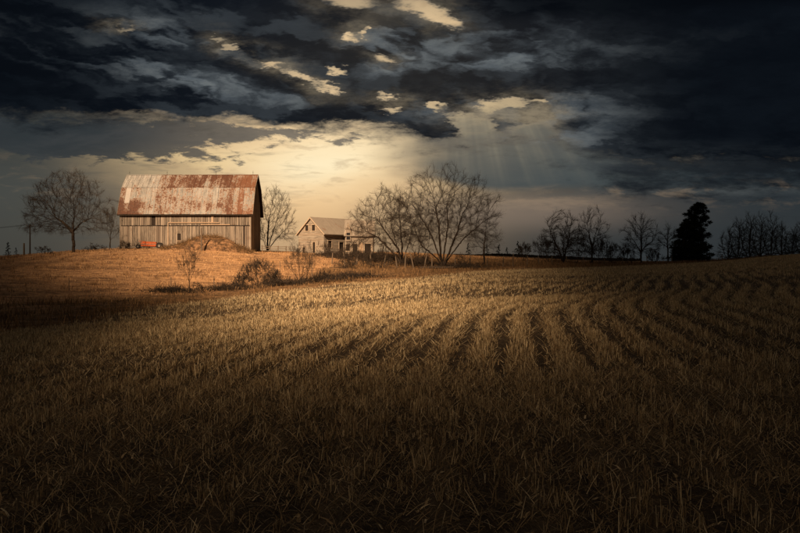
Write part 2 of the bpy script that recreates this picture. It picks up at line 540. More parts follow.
class MB:
    def __init__(s):
        s.v, s.f = [], []

    def add(s, vs, fs):
        k = len(s.v)
        s.v.extend([tuple(q) for q in vs])
        s.f.extend([tuple(i + k for i in f) for f in fs])
        return s

    def box(s, x0, x1, y0, y1, z0, z1):
        return s.add([(x0, y0, z0), (x1, y0, z0), (x1, y1, z0), (x0, y1, z0), (x0, y0, z1), (x1, y0, z1), (x1, y1, z1), (x0, y1, z1)],
                     [(0, 3, 2, 1), (4, 5, 6, 7), (0, 1, 5, 4), (1, 2, 6, 5), (2, 3, 7, 6), (3, 0, 4, 7)])

    def beam(s, a, b, w, h=None):
        h = h or w
        a, b = Vector(a), Vector(b)
        d = (b - a).normalized()
        up = Vector((0, 0, 1)) if abs(d.z) < 0.95 else Vector((0, 1, 0))
        x = d.cross(up).normalized() * w / 2
        y = x.cross(d).normalized() * h / 2
        return s.add([a - x - y, a + x - y, a + x + y, a - x + y, b - x - y, b + x - y, b + x + y, b - x + y],
                     [(0, 3, 2, 1), (4, 5, 6, 7), (0, 1, 5, 4), (1, 2, 6, 5), (2, 3, 7, 6), (3, 0, 4, 7)])

    def tube(s, pts, rs, n=8):
        k = len(s.v)
        for i, pnt in enumerate(pts):
            pnt = Vector(pnt)
            d = (Vector(pts[min(i + 1, len(pts) - 1)]) - Vector(pts[max(i - 1, 0)])).normalized()
            a = d.cross(Vector((0.13, 0.98, 0.1))).normalized()
            b = d.cross(a)
            for j in range(n):
                t = 2 * math.pi * j / n
                s.v.append(tuple(pnt + (a * math.cos(t) + b * math.sin(t)) * rs[i]))
        for i in range(len(pts) - 1):
            for j in range(n):
                s.f.append((k + i * n + j, k + i * n + (j + 1) % n, k + (i + 1) * n + (j + 1) % n, k + (i + 1) * n + j))
        s.f.append(tuple(k + j for j in range(n))[::-1])
        s.f.append(tuple(k + (len(pts) - 1) * n + j for j in range(n)))
        return s

    def disc_wheel(s, c, r, w, n=16, axis='x'):
        cx, cy, cz = c
        k = len(s.v)
        for sgn in (-1, 1):
            for rr, ww in ((r * 0.35, w * 0.3), (r * 0.9, w * 0.5), (r, w * 0.35)):
                for j in range(n):
                    t = 2 * math.pi * j / n
                    s.v.append((cx + math.cos(t) * rr, cy + sgn * ww, cz + math.sin(t) * rr) if axis == 'y' else (cx + sgn * ww, cy + math.cos(t) * rr, cz + math.sin(t) * rr))
        for side in (0, 3):
            for q_ in range(2):
                for j in range(n):
                    s.f.append((k + (side + q_) * n + j, k + (side + q_) * n + (j + 1) % n, k + (side + q_ + 1) * n + (j + 1) % n, k + (side + q_ + 1) * n + j))
            s.f.append(tuple(k + side * n + j for j in range(n)))
        for j in range(n):
            s.f.append((k + 2 * n + j, k + 2 * n + (j + 1) % n, k + 5 * n + (j + 1) % n, k + 5 * n + j))
        return s

    def mesh(s, name):
        me = bpy.data.meshes.new(name)
        me.from_pydata(s.v, [], s.f)
        me.update()
        return me

    def build(s, name, mat, parent=None, loc=None):
        return link(name, s.mesh(name), mat, parent, loc)


def np_mesh(name, verts, faces, attrs=None, smooth=False):
    me = bpy.data.meshes.new(name)
    nv, nf, k = len(verts), len(faces), faces.shape[1]
    me.vertices.add(nv)
    me.vertices.foreach_set('co', verts.astype(np.float32).ravel())
    me.loops.add(nf * k)
    me.loops.foreach_set('vertex_index', faces.astype(np.int32).ravel())
    me.polygons.add(nf)
    me.polygons.foreach_set('loop_start', np.arange(0, nf * k, k, dtype=np.int32))
    me.polygons.foreach_set('loop_total', np.full(nf, k, np.int32))
    if smooth:
        me.polygons.foreach_set('use_smooth', np.ones(nf, bool))
    for n_, a_ in (attrs or {}).items():
        at = me.attributes.new(n_, 'FLOAT', 'POINT')
        at.data.foreach_set('value', a_.astype(np.float32))
    me.update()
    me.validate()
    return me


def vnoise(x, y, seed=0):          # smooth value noise, -1..1
    def h(i, j):
        n = (i * 374761393 + j * 668265263 + seed * 982451653) & 0xffffffff
        n = ((n ^ (n >> 13)) * 1274126177) & 0xffffffff
        return ((n ^ (n >> 16)) & 0xffff) / 32767.5 - 1.0
    xi, yi = np.floor(x).astype(np.int64), np.floor(y).astype(np.int64)
    fx, fy = x - xi, y - yi
    fx, fy = fx * fx * (3 - 2 * fx), fy * fy * (3 - 2 * fy)
    return (h(xi, yi) * (1 - fx) + h(xi + 1, yi) * fx) * (1 - fy) + (h(xi, yi + 1) * (1 - fx) + h(xi + 1, yi + 1) * fx) * fy


def fbm(x, y, o=4, seed=0):
    s, a = 0.0, 0.5
    for k in range(o):
        s = s + a * vnoise(x * 2 ** k + 17.3 * k, y * 2 ** k - 9.1 * k, seed + k)
        a *= 0.5
    return s


# ------------------------------------------------------------------ terrain
prof = {
    -400: [(10, -2.1), (20, -2.6), (40, -3.4), (70, -3.4), (100, -2.2), (140, -0.2), (200, -0.5), (300, -3)],
    0: [(10, -2.05), (20, -2.45), (40, -3.2), (70, -3.05), (100, -1.2), (125, 0.35), (140, 0.85), (180, 0.8), (300, -3)],
    50: [(10, -2.05), (20, -2.4), (42, -3.2), (72, -3.0), (100, -1.1), (125, 0.7), (142, 1.45), (170, 1.6), (300, -3)],
    100: [(10, -2.02), (20, -2.3), (45, -3.1), (75, -2.9), (100, -0.9), (135, 1.5), (150, 2.25), (165, 2.35), (200, 1.8), (300, -3)],
    200: [(10, -2.0), (20, -2.2), (55, -2.95), (70, -3.1), (85, -2.7), (115, 0.0), (138, 1.65), (150, 2.4), (165, 2.6), (200, 2.0), (300, -3)],
    300: [(10, -2.0), (20, -2.1), (50, -2.4), (80, -2.5), (95, -2.1), (120, -0.6), (150, 1.0), (165, 1.7), (185, 1.9), (220, 1.5), (320, -3)],
    400: [(10, -2.0), (20, -2.05), (50, -2.0), (90, -1.9), (110, -1.2), (130, -0.5), (165, 1.5), (190, 2.1), (230, 2.0), (350, -3)],
    500: [(10, -2.0), (20, -2.0), (50, -1.6), (110, -1.1), (125, -1.0), (170, 0.5), (220, 1.5), (270, 1.7), (400, -2)],
    600: [(10, -2.0), (20, -1.95), (50, -1.4), (130, -0.8), (150, -0.7), (200, 0.0), (260, 0.3), (400, -2)],
    700: [(10, -2.0), (20, -1.9), (50, -1.2), (100, -0.75), (150, -0.3), (200, 0.1), (260, 0.2), (400, -2)],
    800: [(10, -2.0), (20, -1.8), (50, -0.9), (100, 0.1), (150, 1.2), (200, 1.8), (300, 1.4), (400, -1)],
    1200: [(10, -1.95), (20, -1.6), (50, 0.2), (100, 2.2), (150, 4.2), (200, 5.2), (400, 3.0)],
}
far = {-400: -4, 0: -6, 100: -6, 200: -6, 300: -6, 400: 2, 450: 7, 500: 8, 550: 7, 600: 1, 700: -2, 800: 0, 1200: 6}
US = np.arange(-400, 1201, 20.0)
LY = np.linspace(math.log(4), math.log(6000), 260)
YS = np.exp(LY)
keys = sorted(prof)
tab = []
for k in keys:
    pts = [(4, -2.0)] + prof[k]
    fz = np.interp(k, sorted(far), [far[q_] for q_ in sorted(far)])
    pts = pts + [(750, -6), (1300, fz), (2200, fz * 0.6 - 4), (6000, -25)]
    tab.append(np.interp(YS, [q_[0] for q_ in pts], [q_[1] for q_ in pts]))
tab = np.array(tab)
TAB = np.array([[np.interp(u, keys, tab[:, j]) for j in range(len(YS))] for u in US])
ker = np.exp(-np.linspace(-2, 2, 9) ** 2); ker /= ker.sum()
pad = np.pad(TAB, ((0, 0), (4, 4)), 'edge')
TAB = np.array([np.convolve(r0, ker, 'valid') for r0 in pad])
ker = np.array([0.1, 0.2, 0.4, 0.2, 0.1])
pad = np.pad(TAB, ((2, 2), (0, 0)), 'edge')
TAB = np.array([np.convolve(pad[:, j], ker, 'valid') for j in range(TAB.shape[1])]).T


def base_z(x, y):
    yy = np.maximum(y, 4.0)
    u = np.clip(400 + F * x / np.maximum(yy, 8.0), -399, 1199)
    fu = (u + 400) / 20.0
    fy = (np.log(np.minimum(yy, 5999)) - LY[0]) / (LY[1] - LY[0])
    i, j = fu.astype(int), np.minimum(fy.astype(int), len(LY) - 2)
    i = np.minimum(i, len(US) - 2)
    a, b = fu - i, fy - j
    return (TAB[i, j] * (1 - a) + TAB[i + 1, j] * a) * (1 - b) + (TAB[i, j + 1] * (1 - a) + TAB[i + 1, j + 1] * a) * b


BU = [-400, 0, 60, 100, 200, 300, 350, 400, 500, 600, 700, 800, 1200]
BY = [34, 40, 45, 50, 70, 82, 88, 93, 113, 133, 152, 175, 190]


def bound(x, y):                    # >0 inside the stubble field, metres before its edge
    u = 400 + F * x / np.maximum(y, 8.0)
    return np.interp(u, BU, BY) - y


ROW = 0.88


def row_g(y):
    yy = np.maximum(y, 0)
    g = 0.15 * yy + 0.0034 * np.maximum(yy - 22, 0) ** 2
    g = np.where(yy > 100, 0.15 * yy + 0.0034 * 78 ** 2 + 0.53 * (yy - 100), g)
    return g + 0.75 * np.sin(yy / 6.5 + 0.4) + 0.25 * np.sin(yy / 3.1)


def row_c(x, y):
    return (x - row_g(y) + 0.5 * fbm(x / 14.0, y / 14.0, 2, 5)) / ROW


def ground_z(x, y):
    x = np.asarray(x, float); y = np.asarray(y, float)
    z = base_z(x, y)
    cr = np.clip(bound(x, y) / 3.0, 0, 1)
    z = z + 0.10 * fbm(x / 6.0, y / 6.0, 3, 1) + 0.05 * fbm(x / 1.3, y / 1.3, 3, 2)
    z = z + cr * 0.045 * np.clip((y - 8) / 16, 0.12, 1) * 0.9 * np.cos(2 * np.pi * row_c(x, y)) * (y > 2)
    z = z + (1 - cr) * 0.22 * fbm(x / 9.0, y / 5.0, 4, 3) * np.clip(y / 60, 0, 1)
    return z


def gz(x, y):
    return float(ground_z(np.array([x]), np.array([y]))[0])


def at(u, y):                       # world x of photo column u at depth y
    return (u - 400) / F * y


ny, nx = 620, 420
t = np.linspace(0, 1, ny)
yv = np.concatenate([[-400, -120, -40, -12, -2], 2.5 * np.exp(t * math.log(6000 / 2.5))])
sx = np.linspace(-1, 1, nx)
sx = np.sign(sx) * np.abs(sx) ** 1.15
Y, S = np.meshgrid(yv, sx, indexing='ij')
X = S * (9 + 0.72 * np.abs(Y))
Z = ground_z(X, Y)
verts = np.stack([X, Y, Z], -1).reshape(-1, 3)
n_y = len(yv)
idx = np.arange(n_y * nx).reshape(n_y, nx)
faces = np.stack([idx[:-1, :-1], idx[:-1, 1:], idx[1:, 1:], idx[1:, :-1]], -1).reshape(-1, 4)
bd = bound(X, Y) + 1.2 * fbm(X / 4, Y / 4, 3, 9)
crop_a = np.clip(bd / 2.0, 0, 1).ravel()
u_ = 400 + F * X / np.maximum(Y, 8)
wid = np.interp(u_, [-100, 0, 100, 200, 250, 300, 350, 400, 500, 600], [26, 26, 22, 14, 14, 17, 58, 68, 62, 60])
wd_a = np.clip((-bd) / 1.0 + 1.5, 0, 1) * np.clip((wid + bd) / 9.0 + 2.2 * fbm(X / 6, Y / 5, 4, 12), 0, 1)
wd_a = np.maximum(wd_a, np.clip((Y - 185) / 20, 0, 1) * 0.9).ravel()
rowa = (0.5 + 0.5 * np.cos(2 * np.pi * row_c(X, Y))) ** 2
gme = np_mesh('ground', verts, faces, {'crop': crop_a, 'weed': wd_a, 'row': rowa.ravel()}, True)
g_o = link('ground', gme, M['ground'])
tag(g_o, kind='structure')


# ------------------------------------------------ straw, stubble and grass
def blades(name, x, y, h, w, lean, mat, segs=1, tmul=1.0, zoff=0.0, curl=0.0, flat=None):
    n = len(x)
    z = ground_z(x, y) + zoff
    th = rng.uniform(0, 2 * np.pi, n)           # lean azimuth
    la = np.abs(rng.normal(0, 1, n)) * lean
    if flat is not None:
        la = flat
    la = np.clip(la, 0, 1.5)
    ph = rng.uniform(0, np.pi, n)               # face azimuth
    fx, fy = np.cos(ph) * w / 2, np.sin(ph) * w / 2
    tint = np.clip(rng.beta(1.0, 1.15, n) * tmul, 0, 1)
    ks = segs + 1
    V = np.zeros((n, ks * 2, 3))
    for k in range(ks):
        s = k / segs
        a = la * (1 + curl * s)
        r = h * s
        cx = x + np.sin(a) * r * np.cos(th)
        cy = y + np.sin(a) * r * np.sin(th)
        cz = z + np.cos(a) * r - 0.02 * (1 - s)
        tp = 1 - 0.45 * s
        V[:, 2 * k] = np.stack([cx - fx * tp, cy - fy * tp, cz], -1)
        V[:, 2 * k + 1] = np.stack([cx + fx * tp, cy + fy * tp, cz], -1)
    b = (np.arange(n) * ks * 2)[:, None]
    Fs = []
    for k in range(segs):
        Fs.append(b + np.array([2 * k, 2 * k + 1, 2 * k + 3, 2 * k + 2])[None])
    me = np_mesh(name, V.reshape(-1, 3), np.concatenate(Fs), {'tint': np.repeat(tint, ks * 2)})
    o = link(name, me, mat)
    return o


def wedge(n, y0, y1, side=0.50, m=2.5):      # random points of the visible land between two depths
    y = np.sqrt(rng.uniform(y0 * y0, y1 * y1, n))
    x = rng.uniform(-1, 1, n) * (side * y + m)
    return x, y


def to_rows(x, y, tight):
    c_ = row_c(x, y)
    fr = c_ - np.round(c_)
    # pull towards the row centre
    new = fr * tight
    return x + (new - fr) * ROW, y


lods = [(3.5, 16, 8200, 0.0080, 0.115, 2, 8), (16, 42, 30000, 0.0125, 0.128, 1, 6), (42, 180, 170000, 0.018, 0.15, 1, 4)]
for (y0, y1, nc_, w, h, sg, per) in lods:
    x, y = wedge(nc_, y0, y1)
    keep = bound(x, y) + 5 * fbm(x / 5, y / 5, 3, 61) > rng.uniform(0, 4, nc_)
    patch = fbm(x / 3.2, y / 3.2, 3, 21)
    keep &= rng.uniform(0, 1, nc_) < 0.74 + 1.3 * patch
    x, y = x[keep], y[keep]
    tg = np.interp(y, [9, 22, 60], [0.85, 0.42, 0.34]) + 0.35 * fbm(x / 5, y / 5, 2, 77) + rng.normal(0, 0.12, len(x))
    x, y = to_rows(x, y, np.clip(tg, 0.2, 1.1))
    seg_h = np.clip(1.0 + 0.5 * fbm(x / 1.5, y / 1.5, 3, 33) + rng.normal(0, 0.22, len(x)), 0.3, 1.7)
    rep_ = rng.integers(max(1, per // 3), int(per * 1.7) + 1, len(x))
    ci = np.repeat(np.arange(len(x)), rep_)
    n = len(ci)
    xx = x[ci] + rng.normal(0, 0.028 if y0 < 40 else 0.05, n)
    yy = y[ci] + rng.normal(0, 0.028 if y0 < 40 else 0.05, n)
    hh = h * seg_h[ci] * rng.uniform(0.35, 1.35, n)
    o = blades('corn_stubble', xx, yy, hh, w * rng.uniform(0.5, 1.5, n), 0.24, M['straw'], sg, np.interp(yy, [8, 30], [1.15, 1.5]), 0.0, 0.1)  # tint raised with depth, painted brightness for the sunlit mid field
    tag(o, {2: 'cut straw stubble standing in tufts in the dark foreground',
            }.get(sg) or ('cut straw stubble in rows in the middle of the field' if y0 < 20 else 'distant cut straw stubble up to the far edge of the field'), 'stubble', kind='stuff')
    n = int(nc_ * per)
    # fallen straw between the rows
    n2_ = int(n * (1.15 if y0 < 10 else 0.95 if y0 < 40 else 0.5))
    x, y = wedge(n2_, y0, y1)
    keep = bound(x, y) > 0.5
    x, y = x[keep], y[keep]
    x, y = to_rows(x, y, 1.0 if y0 < 10 else 0.8)
    ll = rng.uniform(0.05, 0.26, len(x)) * (1 if y0 < 20 else 1.2)
    o = blades('straw_litter', x, y, ll, w * rng.uniform(0.5, 1.3, len(x)), 0.3, M['straw'], 2 if y0 < 16 else 1, np.interp(y, [8, 30], [1.0, 1.4]), 0.03, 0.25, flat=rng.uniform(0.6, 1.5, len(x)))  # litter tint also lightened with depth to strengthen the sunlit pool
    tag(o, 'fallen straw lying flat between the stubble rows, ' + ('nearest the viewer' if y0 < 10 else 'middle distance' if y0 < 20 else 'far part of field'), 'straw', kind='stuff')

# broken leaves lying between the stalks near the viewer
x, y = wedge(9000, 3.5, 20)
o = blades('dead_leaves', x, y, rng.uniform(0.04, 0.14, len(x)), rng.uniform(0.012, 0.034, len(x)), 0.3, M['straw'], 2, 1.0, 0.035, 0.5, flat=rng.uniform(0.7, 1.5, len(x)))
tag(o, 'broken flat straw leaves scattered over the near field', 'leaves', kind='stuff')
# short dry grass on the knoll
x, y = wedge(210000, 42, 200, 0.5)
b_ = bound(x, y)
u0 = 400 + F * x / y
wloc = np.interp(u0, [-100, 0, 100, 200, 250, 300, 350, 400, 500, 600], [26, 26, 22, 14, 14, 17, 58, 68, 62, 60])
onk = (-b_ > wloc * rng.uniform(0.6, 1.1, len(x)))
cl_ = fbm(x / 7, y / 2.0, 3, 44)
onk &= rng.uniform(0, 1, len(x)) < 0.35 + 1.1 * np.clip(cl_ + 0.15, 0, 1)
x1, y1 = x[onk], y[onk]
o = blades('dry_grass', x1, y1, rng.uniform(0.08, 0.24, len(x1)), 0.04 * rng.uniform(0.5, 1.4, len(x1)), 0.5, M['drygrass'])
tag(o, 'short dry golden grass covering the knoll below barn and house', 'grass', kind='stuff')
# rough tufts breaking up the knoll grass
x, y = wedge(3600, 55, 185, 0.5)
u0 = 400 + F * x / y
wloc = np.interp(u0, [-100, 0, 100, 200, 250, 300, 350, 400, 500, 600], [26, 26, 22, 14, 14, 17, 58, 68, 62, 60])
kk = (-bound(x, y) > wloc * 0.8) & (fbm(x / 9, y / 6, 3, 63) > rng.uniform(-0.35, 0.25, len(x)))
x, y = x[kk], y[kk]
ci = np.repeat(np.arange(len(x)), 14)
x1, y1 = x[ci] + rng.normal(0, 0.16, len(ci)), y[ci] + rng.normal(0, 0.16, len(ci))
o = blades('grass_tufts', x1, y1, rng.uniform(0.12, 0.42, len(x))[ci] * rng.uniform(0.5, 1.2, len(ci)), 0.03 * rng.uniform(0.6, 1.4, len(ci)), 0.4, M['weeds'], 1, 1.2)
tag(o, 'rough brown tufts scattered through the grass of the knoll', 'grass', kind='stuff')
# tall weeds in the uncut strip
x, y = wedge(330000, 36, 190, 0.5)
b_ = bound(x, y)
u0 = 400 + F * x / y
wloc = np.interp(u0, [-100, 0, 100, 200, 250, 300, 350, 400, 500, 600], [26, 26, 22, 14, 14, 17, 58, 68, 62, 60])
ins = (b_ + 5 * fbm(x / 5, y / 5, 3, 61) < rng.uniform(0, 5, len(x))) & (-b_ < wloc * rng.uniform(0.7, 1.15, len(x)))
cl_ = fbm(x / 4, y / 3.0, 4, 51)
ins &= rng.uniform(0, 1, len(x)) < 0.55 + 1.2 * cl_
x1, y1 = x[ins], y[ins]
hh = (0.10 + 0.42 * np.clip(0.5 + fbm(x1 / 5, y1 / 5, 3, 60), 0, 1)) * rng.uniform(0.5, 1.4, len(x1))
o = blades('tall_weeds', x1, y1, hh, 0.03 * rng.uniform(0.5, 1.6, len(x1)), 0.45, M['weeds'], 1)
tag(o, 'tall brown weeds in the uncut strip between field and knoll', 'weeds', kind='stuff')


# ------------------------------------------------------------------ trees
def seg_mesh(name, segs, tint, n=3):
    """segs: array (m, 8): p0, r0, p1, r1"""
    segs = np.asarray(segs, float)
    p0, r0, p1, r1 = segs[:, 0:3], segs[:, 3], segs[:, 4:7], segs[:, 7]
    d = p1 - p0
    L = np.linalg.norm(d, axis=1, keepdims=True) + 1e-9
    d = d / L
    ref = np.tile(np.array([[0.31, 0.93, 0.17]]), (len(d), 1))
    a = np.cross(d, ref); a /= np.linalg.norm(a, axis=1, keepdims=True) + 1e-9
    b = np.cross(d, a)
    p1 = p1 + d * np.minimum(L, r1[:, None])* 0.3
    V = np.zeros((len(d), 2 * n, 3))
    for j in range(n):
        t_ = 2 * math.pi * j / n
        o_ = a * math.cos(t_) + b * math.sin(t_)
        V[:, j] = p0 + o_ * r0[:, None]
        V[:, n + j] = p1 + o_ * r1[:, None]
    base = (np.arange(len(d)) * 2 * n)[:, None]
    Fs = np.concatenate([base + np.array([j, (j + 1) % n, n + (j + 1) % n, n + j])[None] for j in range(n)])
    return np_mesh(name, V.reshape(-1, 3), Fs, {'tint': np.repeat(np.asarray(tint, float), 2 * n)}, True)


def grow(rnd, stems, levels, spread, up, twig, kids=(2, 3), jit=0.16, lratio=0.82, first=None, min_r=0.008):
    """stems: list of (p, dir, length, radius). Returns segment rows with level."""
    out = []

    def rv(s_):
        return Vector((rnd.gauss(0, s_), rnd.gauss(0, s_), rnd.gauss(0, s_)))

    def twiglet(p_, d_, l_, r_, lv):
        k = 2
        for i in range(k):
            d_ = (d_ + rv(0.22) + Vector((0, 0, 0.06))).normalized()
            q_ = p_ + d_ * l_ / k
            out.append((*p_, r_, *q_, r_ * 0.7, lv))
            if lv < levels + 2 and rnd.random() < 0.75:
                twiglet(q_, (d_ + rv(0.55)).normalized(), l_ * 0.6, r_ * 0.62, lv + 1)
            p_, r_ = q_, r_ * 0.7

    def br(p_, d_, l_, r_, lv):
        k = 4 if lv < 2 else 3
        r0 = r_
        for i in range(k):
            d_ = (d_ + rv(jit) + Vector((0, 0, up * (0.5 + lv * 0.12)))).normalized()
            q_ = p_ + d_ * l_ / k
            r1 = r0 * (1 - 0.28 * (i + 1) / k)
            out.append((*p_, r_, *q_, r1, lv))
            if lv >= 1 and rnd.random() < twig * (0.35 + 0.2 * lv):
                s_ = (d_ + rv(0.75)).normalized()
                twiglet(q_, s_, l_ * rnd.uniform(0.3, 0.6), max(min_r, r1 * 0.4), levels)
            p_, r_ = q_, r1
        if lv >= levels:
            for _ in range(3):
                twiglet(p_, (d_ + rv(0.45)).normalized(), l_ * 0.7, max(min_r, r_ * 0.7), levels + 1)
            return
        nk = rnd.choice(kids)
        base = rnd.uniform(0, 2 * math.pi)
        a_ = d_.orthogonal().normalized()
        for j in range(nk):
            t_ = base + 2 * math.pi * j / nk + rnd.uniform(-0.5, 0.5)
            s_ = (Matrix.Rotation(t_, 3, d_) @ a_)
            an = spread * rnd.uniform(0.55, 1.35) * (0.7 if j == 0 else 1)
            nd = (d_ * math.cos(an) + s_ * math.sin(an)).normalized()
            fr = rnd.uniform(0.72, 0.82) if j == 0 else rnd.uniform(0.52, 0.74)
            br(p_, nd, l_ * lratio * rnd.uniform(0.75, 1.2), r_ * fr, lv + 1)
    for (p_, d_, l_, r_) in stems:
        br(Vector(p_), Vector(d_).normalized(), l_, r_, 0)
    return np.array(out)


def fit(segs, x0, x1, zt, wy=None):
    """scale the segment cloud to reach the photographed outline"""
    P1 = segs[:, 4:7]
    lo, hi = np.percentile(P1[:, 0], 0.4), np.percentile(P1[:, 0], 99.6)
    zt0 = np.percentile(P1[:, 2], 99.7)
    s = segs.copy()
    zs = zt / zt0
    for o_ in (0, 4):
        X_ = s[:, o_]
        s[:, o_] = np.where(X_ < 0, X_ * (x0 / lo), X_ * (x1 / hi))
        s[:, o_ + 1] *= 0.5 * (abs(x0 / lo) + abs(x1 / hi))
        s[:, o_ + 2] *= zs
    return s


from mathutils.kdtree import KDTree


def colonize(rnp, starts, attr_pts, D, kill, infl, bias, max_nodes=9000, iters=160, org=Vector((0, 0, 0))):
    """space colonisation: returns node positions and parents"""
    pos = [Vector(p_) for p_, _ in starts]
    par = [q_ for _, q_ in starts]
    alive = [Vector(a_) for a_ in attr_pts]
    for it in range(iters):
        kd = KDTree(len(pos))
        for i, p_ in enumerate(pos):
            kd.insert(p_, i)
        kd.balance()
        pull, keep = {}, []
        for a_ in alive:
            co, i, dist = kd.find(a_)
            if dist < kill:
                continue
            keep.append(a_)
            if dist < infl or it < 25:
                pull.setdefault(i, []).append((a_ - co) / dist)
        alive = keep
        if not pull or len(pos) > max_nodes:
            break
        added = 0
        for i, ds in pull.items():
            d_ = sum(ds, Vector((0, 0, 0)))
            n_ = rnp.normal(0, 0.13, 3)
            d_ = (d_.normalized() + Vector(n_) + bias)
            ow = pos[i] - org
            if ow.length > 0.3:
                d_ += ow.normalized() * 0.45
            if par[i] >= 0:
                d_ += (pos[i] - pos[par[i]]).normalized() * 0.95
            if d_.length < 1e-4:
                continue
            q_ = pos[i] + d_.normalized() * D
            co, j, dist = kd.find(q_)
            if dist < D * 0.35:
                continue
            pos.append(q_); par.append(i); added += 1
        if not added:
            break
    return pos, par


def sc_tree(name, u, vb, vt, ul, ur, y, label, seed, stems, crown0=0.25, n_attr=900, D=0.27, r_base=0.3, cat='tree', group=None,
            bark='bark', twig_mat='twig', tipr=0.011, depth=0.9, lobes=3, tw=2, twl=1.05, low=0.0):
    """crown0: fraction of the height where the crown starts; stems: list of polylines (fractions of H) with relative spread"""
    rnp = np.random.default_rng(seed)
    x = at(u, y)
    z = gz(x, y) - 0.15
    k = y / F
    root = empty(name, (x, y, z))
    tag(root, label, cat, group)
    H = (vb - vt) * k
    xl, xr = (ul - u) * k, (ur - u) * k
    cx, rx_ = (xl + xr) / 2, (xr - xl) / 2
    ry_ = rx_ * depth
    c0 = crown0 * H
    # attractors fill an uneven dome, thinner at the bottom, with a few dents
    pts = []
    dents = [(rnp.uniform(-1, 1), rnp.uniform(-1, 1), rnp.uniform(0, 1), rnp.uniform(0.2, 0.4)) for _ in range(lobes * 4)]
    n_attr = int(n_attr * 1.35)
    while len(pts) < n_attr:
        px, py, pz = rnp.uniform(-1, 1), rnp.uniform(-1, 1), rnp.uniform(-1, 1)
        zz = 0.5 + 0.5 * pz
        rad = math.sqrt(px * px + py * py)
        prof_r = math.sin(math.pi * min(1, 0.12 + 0.80 * zz + 0.08) ** 0.8) ** 0.62 if zz < 1 else 0
        prof_r *= 0.92 + 0.15 * math.sin(5 * math.atan2(py, px) + seed) + 0.14 * math.sin(9 * zz * 3 + 2 * math.atan2(py, px))
        if rad > prof_r:
            continue
        if any((px - a_) ** 2 + (py - b_) ** 2 + (zz - c_) ** 2 < d_ * d_ for a_, b_, c_, d_ in dents) and rnp.uniform() < 0.85:
            continue
        if rnp.uniform() > 0.35 + 0.65 * rad / max(prof_r, .1) and zz < 0.7:
            continue
        pts.append((cx + px * rx_ * 0.97, py * ry_, c0 + zz * (H * 0.985 - c0)))
    starts = [((0, 0, 0), -1)]
    for st in stems:
        prev = 0
        p_ = Vector((0, 0, 0))
        ctrl = [p_] + [Vector((a_ * H, b_ * H, c_ * H)) for a_, b_, c_ in st]
        for i in range(len(ctrl) - 1):
            L_ = (ctrl[i + 1] - ctrl[i]).length
            m_ = max(1, int(L_ / D))
            for j in range(1, m_ + 1):
                q_ = ctrl[i].lerp(ctrl[i + 1], j / m_) + Vector(rnp.normal(0, 0.035, 3)) * (D / 0.3)
                starts.append((q_, prev))
                prev = len(starts) - 1
    pos, par = colonize(rnp, starts, pts, D, D * 1.9, D * 12, Vector((0, 0, 0.04)), org=Vector((cx * 0.4, 0, H * crown0 * 0.5)))
    n = len(pos)
    w_ = np.zeros(n)
    nch = np.zeros(n, int)
    for i in range(1, n):
        nch[par[i]] += 1
    e = 2.08
    for i in range(n - 1, 0, -1):
        if nch[i] == 0:
            w_[i] = 1.0
        w_[par[i]] += w_[i]
    w_ = np.maximum(w_, 1.0)
    rad = tipr * w_ ** (1 / e)
    sc = r_base / rad[0]
    rad = rad * np.where(rad > tipr * 3, 1 + (sc - 1) * np.clip((rad - tipr * 3) / (rad[0] - tipr * 3 + 1e-6), 0, 1), 1)
    segs, wt = [], []
    for i in range(1, n):
        p_ = par[i]
        r0 = min(rad[p_], rad[i] * 1.25)
        segs.append((*pos[p_], r0, *pos[i], rad[i])); wt.append(w_[i])
    big = rad[0] * 0.33
    S_ = np.array(segs)
    mk = S_[:, 7] > big
    trunk = S_[mk]
    link('trunk', seg_mesh('trunk', trunk, np.full(len(trunk), .3), 8), M[bark], root)
    # twigs on every thin node
    T_ = []
    for i in range(1, n):
        if w_[i] > 14:
            continue
        d0 = (pos[i] - pos[par[i]]).normalized()
        for _ in range(tw if w_[i] < 4 else 1):
            d_ = (d0 * 1.1 + Vector(rnp.normal(0, 0.42, 3)) + Vector((0, 0, 0.22))).normalized()
            L_ = twl * rnp.uniform(0.35, 1.0)
            p_ = pos[i]; r_ = min(rad[i], tipr) * 0.8
            for j in range(2):
                q_ = p_ + d_ * L_ * 0.5
                T_.append((*p_, r_, *q_, r_ * 0.75))
                if rnp.uniform() < 0.7:
                    d2 = (d_ + Vector(rnp.normal(0, 0.5, 3))).normalized()
                    T_.append((*q_, r_ * 0.75, *(q_ + d2 * L_ * 0.45), r_ * 0.4))
                d_ = (d_ + Vector(rnp.normal(0, 0.16, 3)) + Vector((0, 0, 0.05))).normalized()
                p_ = q_; r_ *= 0.75
    R_ = np.concatenate([S_[~mk], np.array(T_)])
    link('crown', seg_mesh('crown', R_, np.clip(rnp.uniform(0, 1, len(R_)), 0, 1), 3), M[twig_mat], root)
    return root


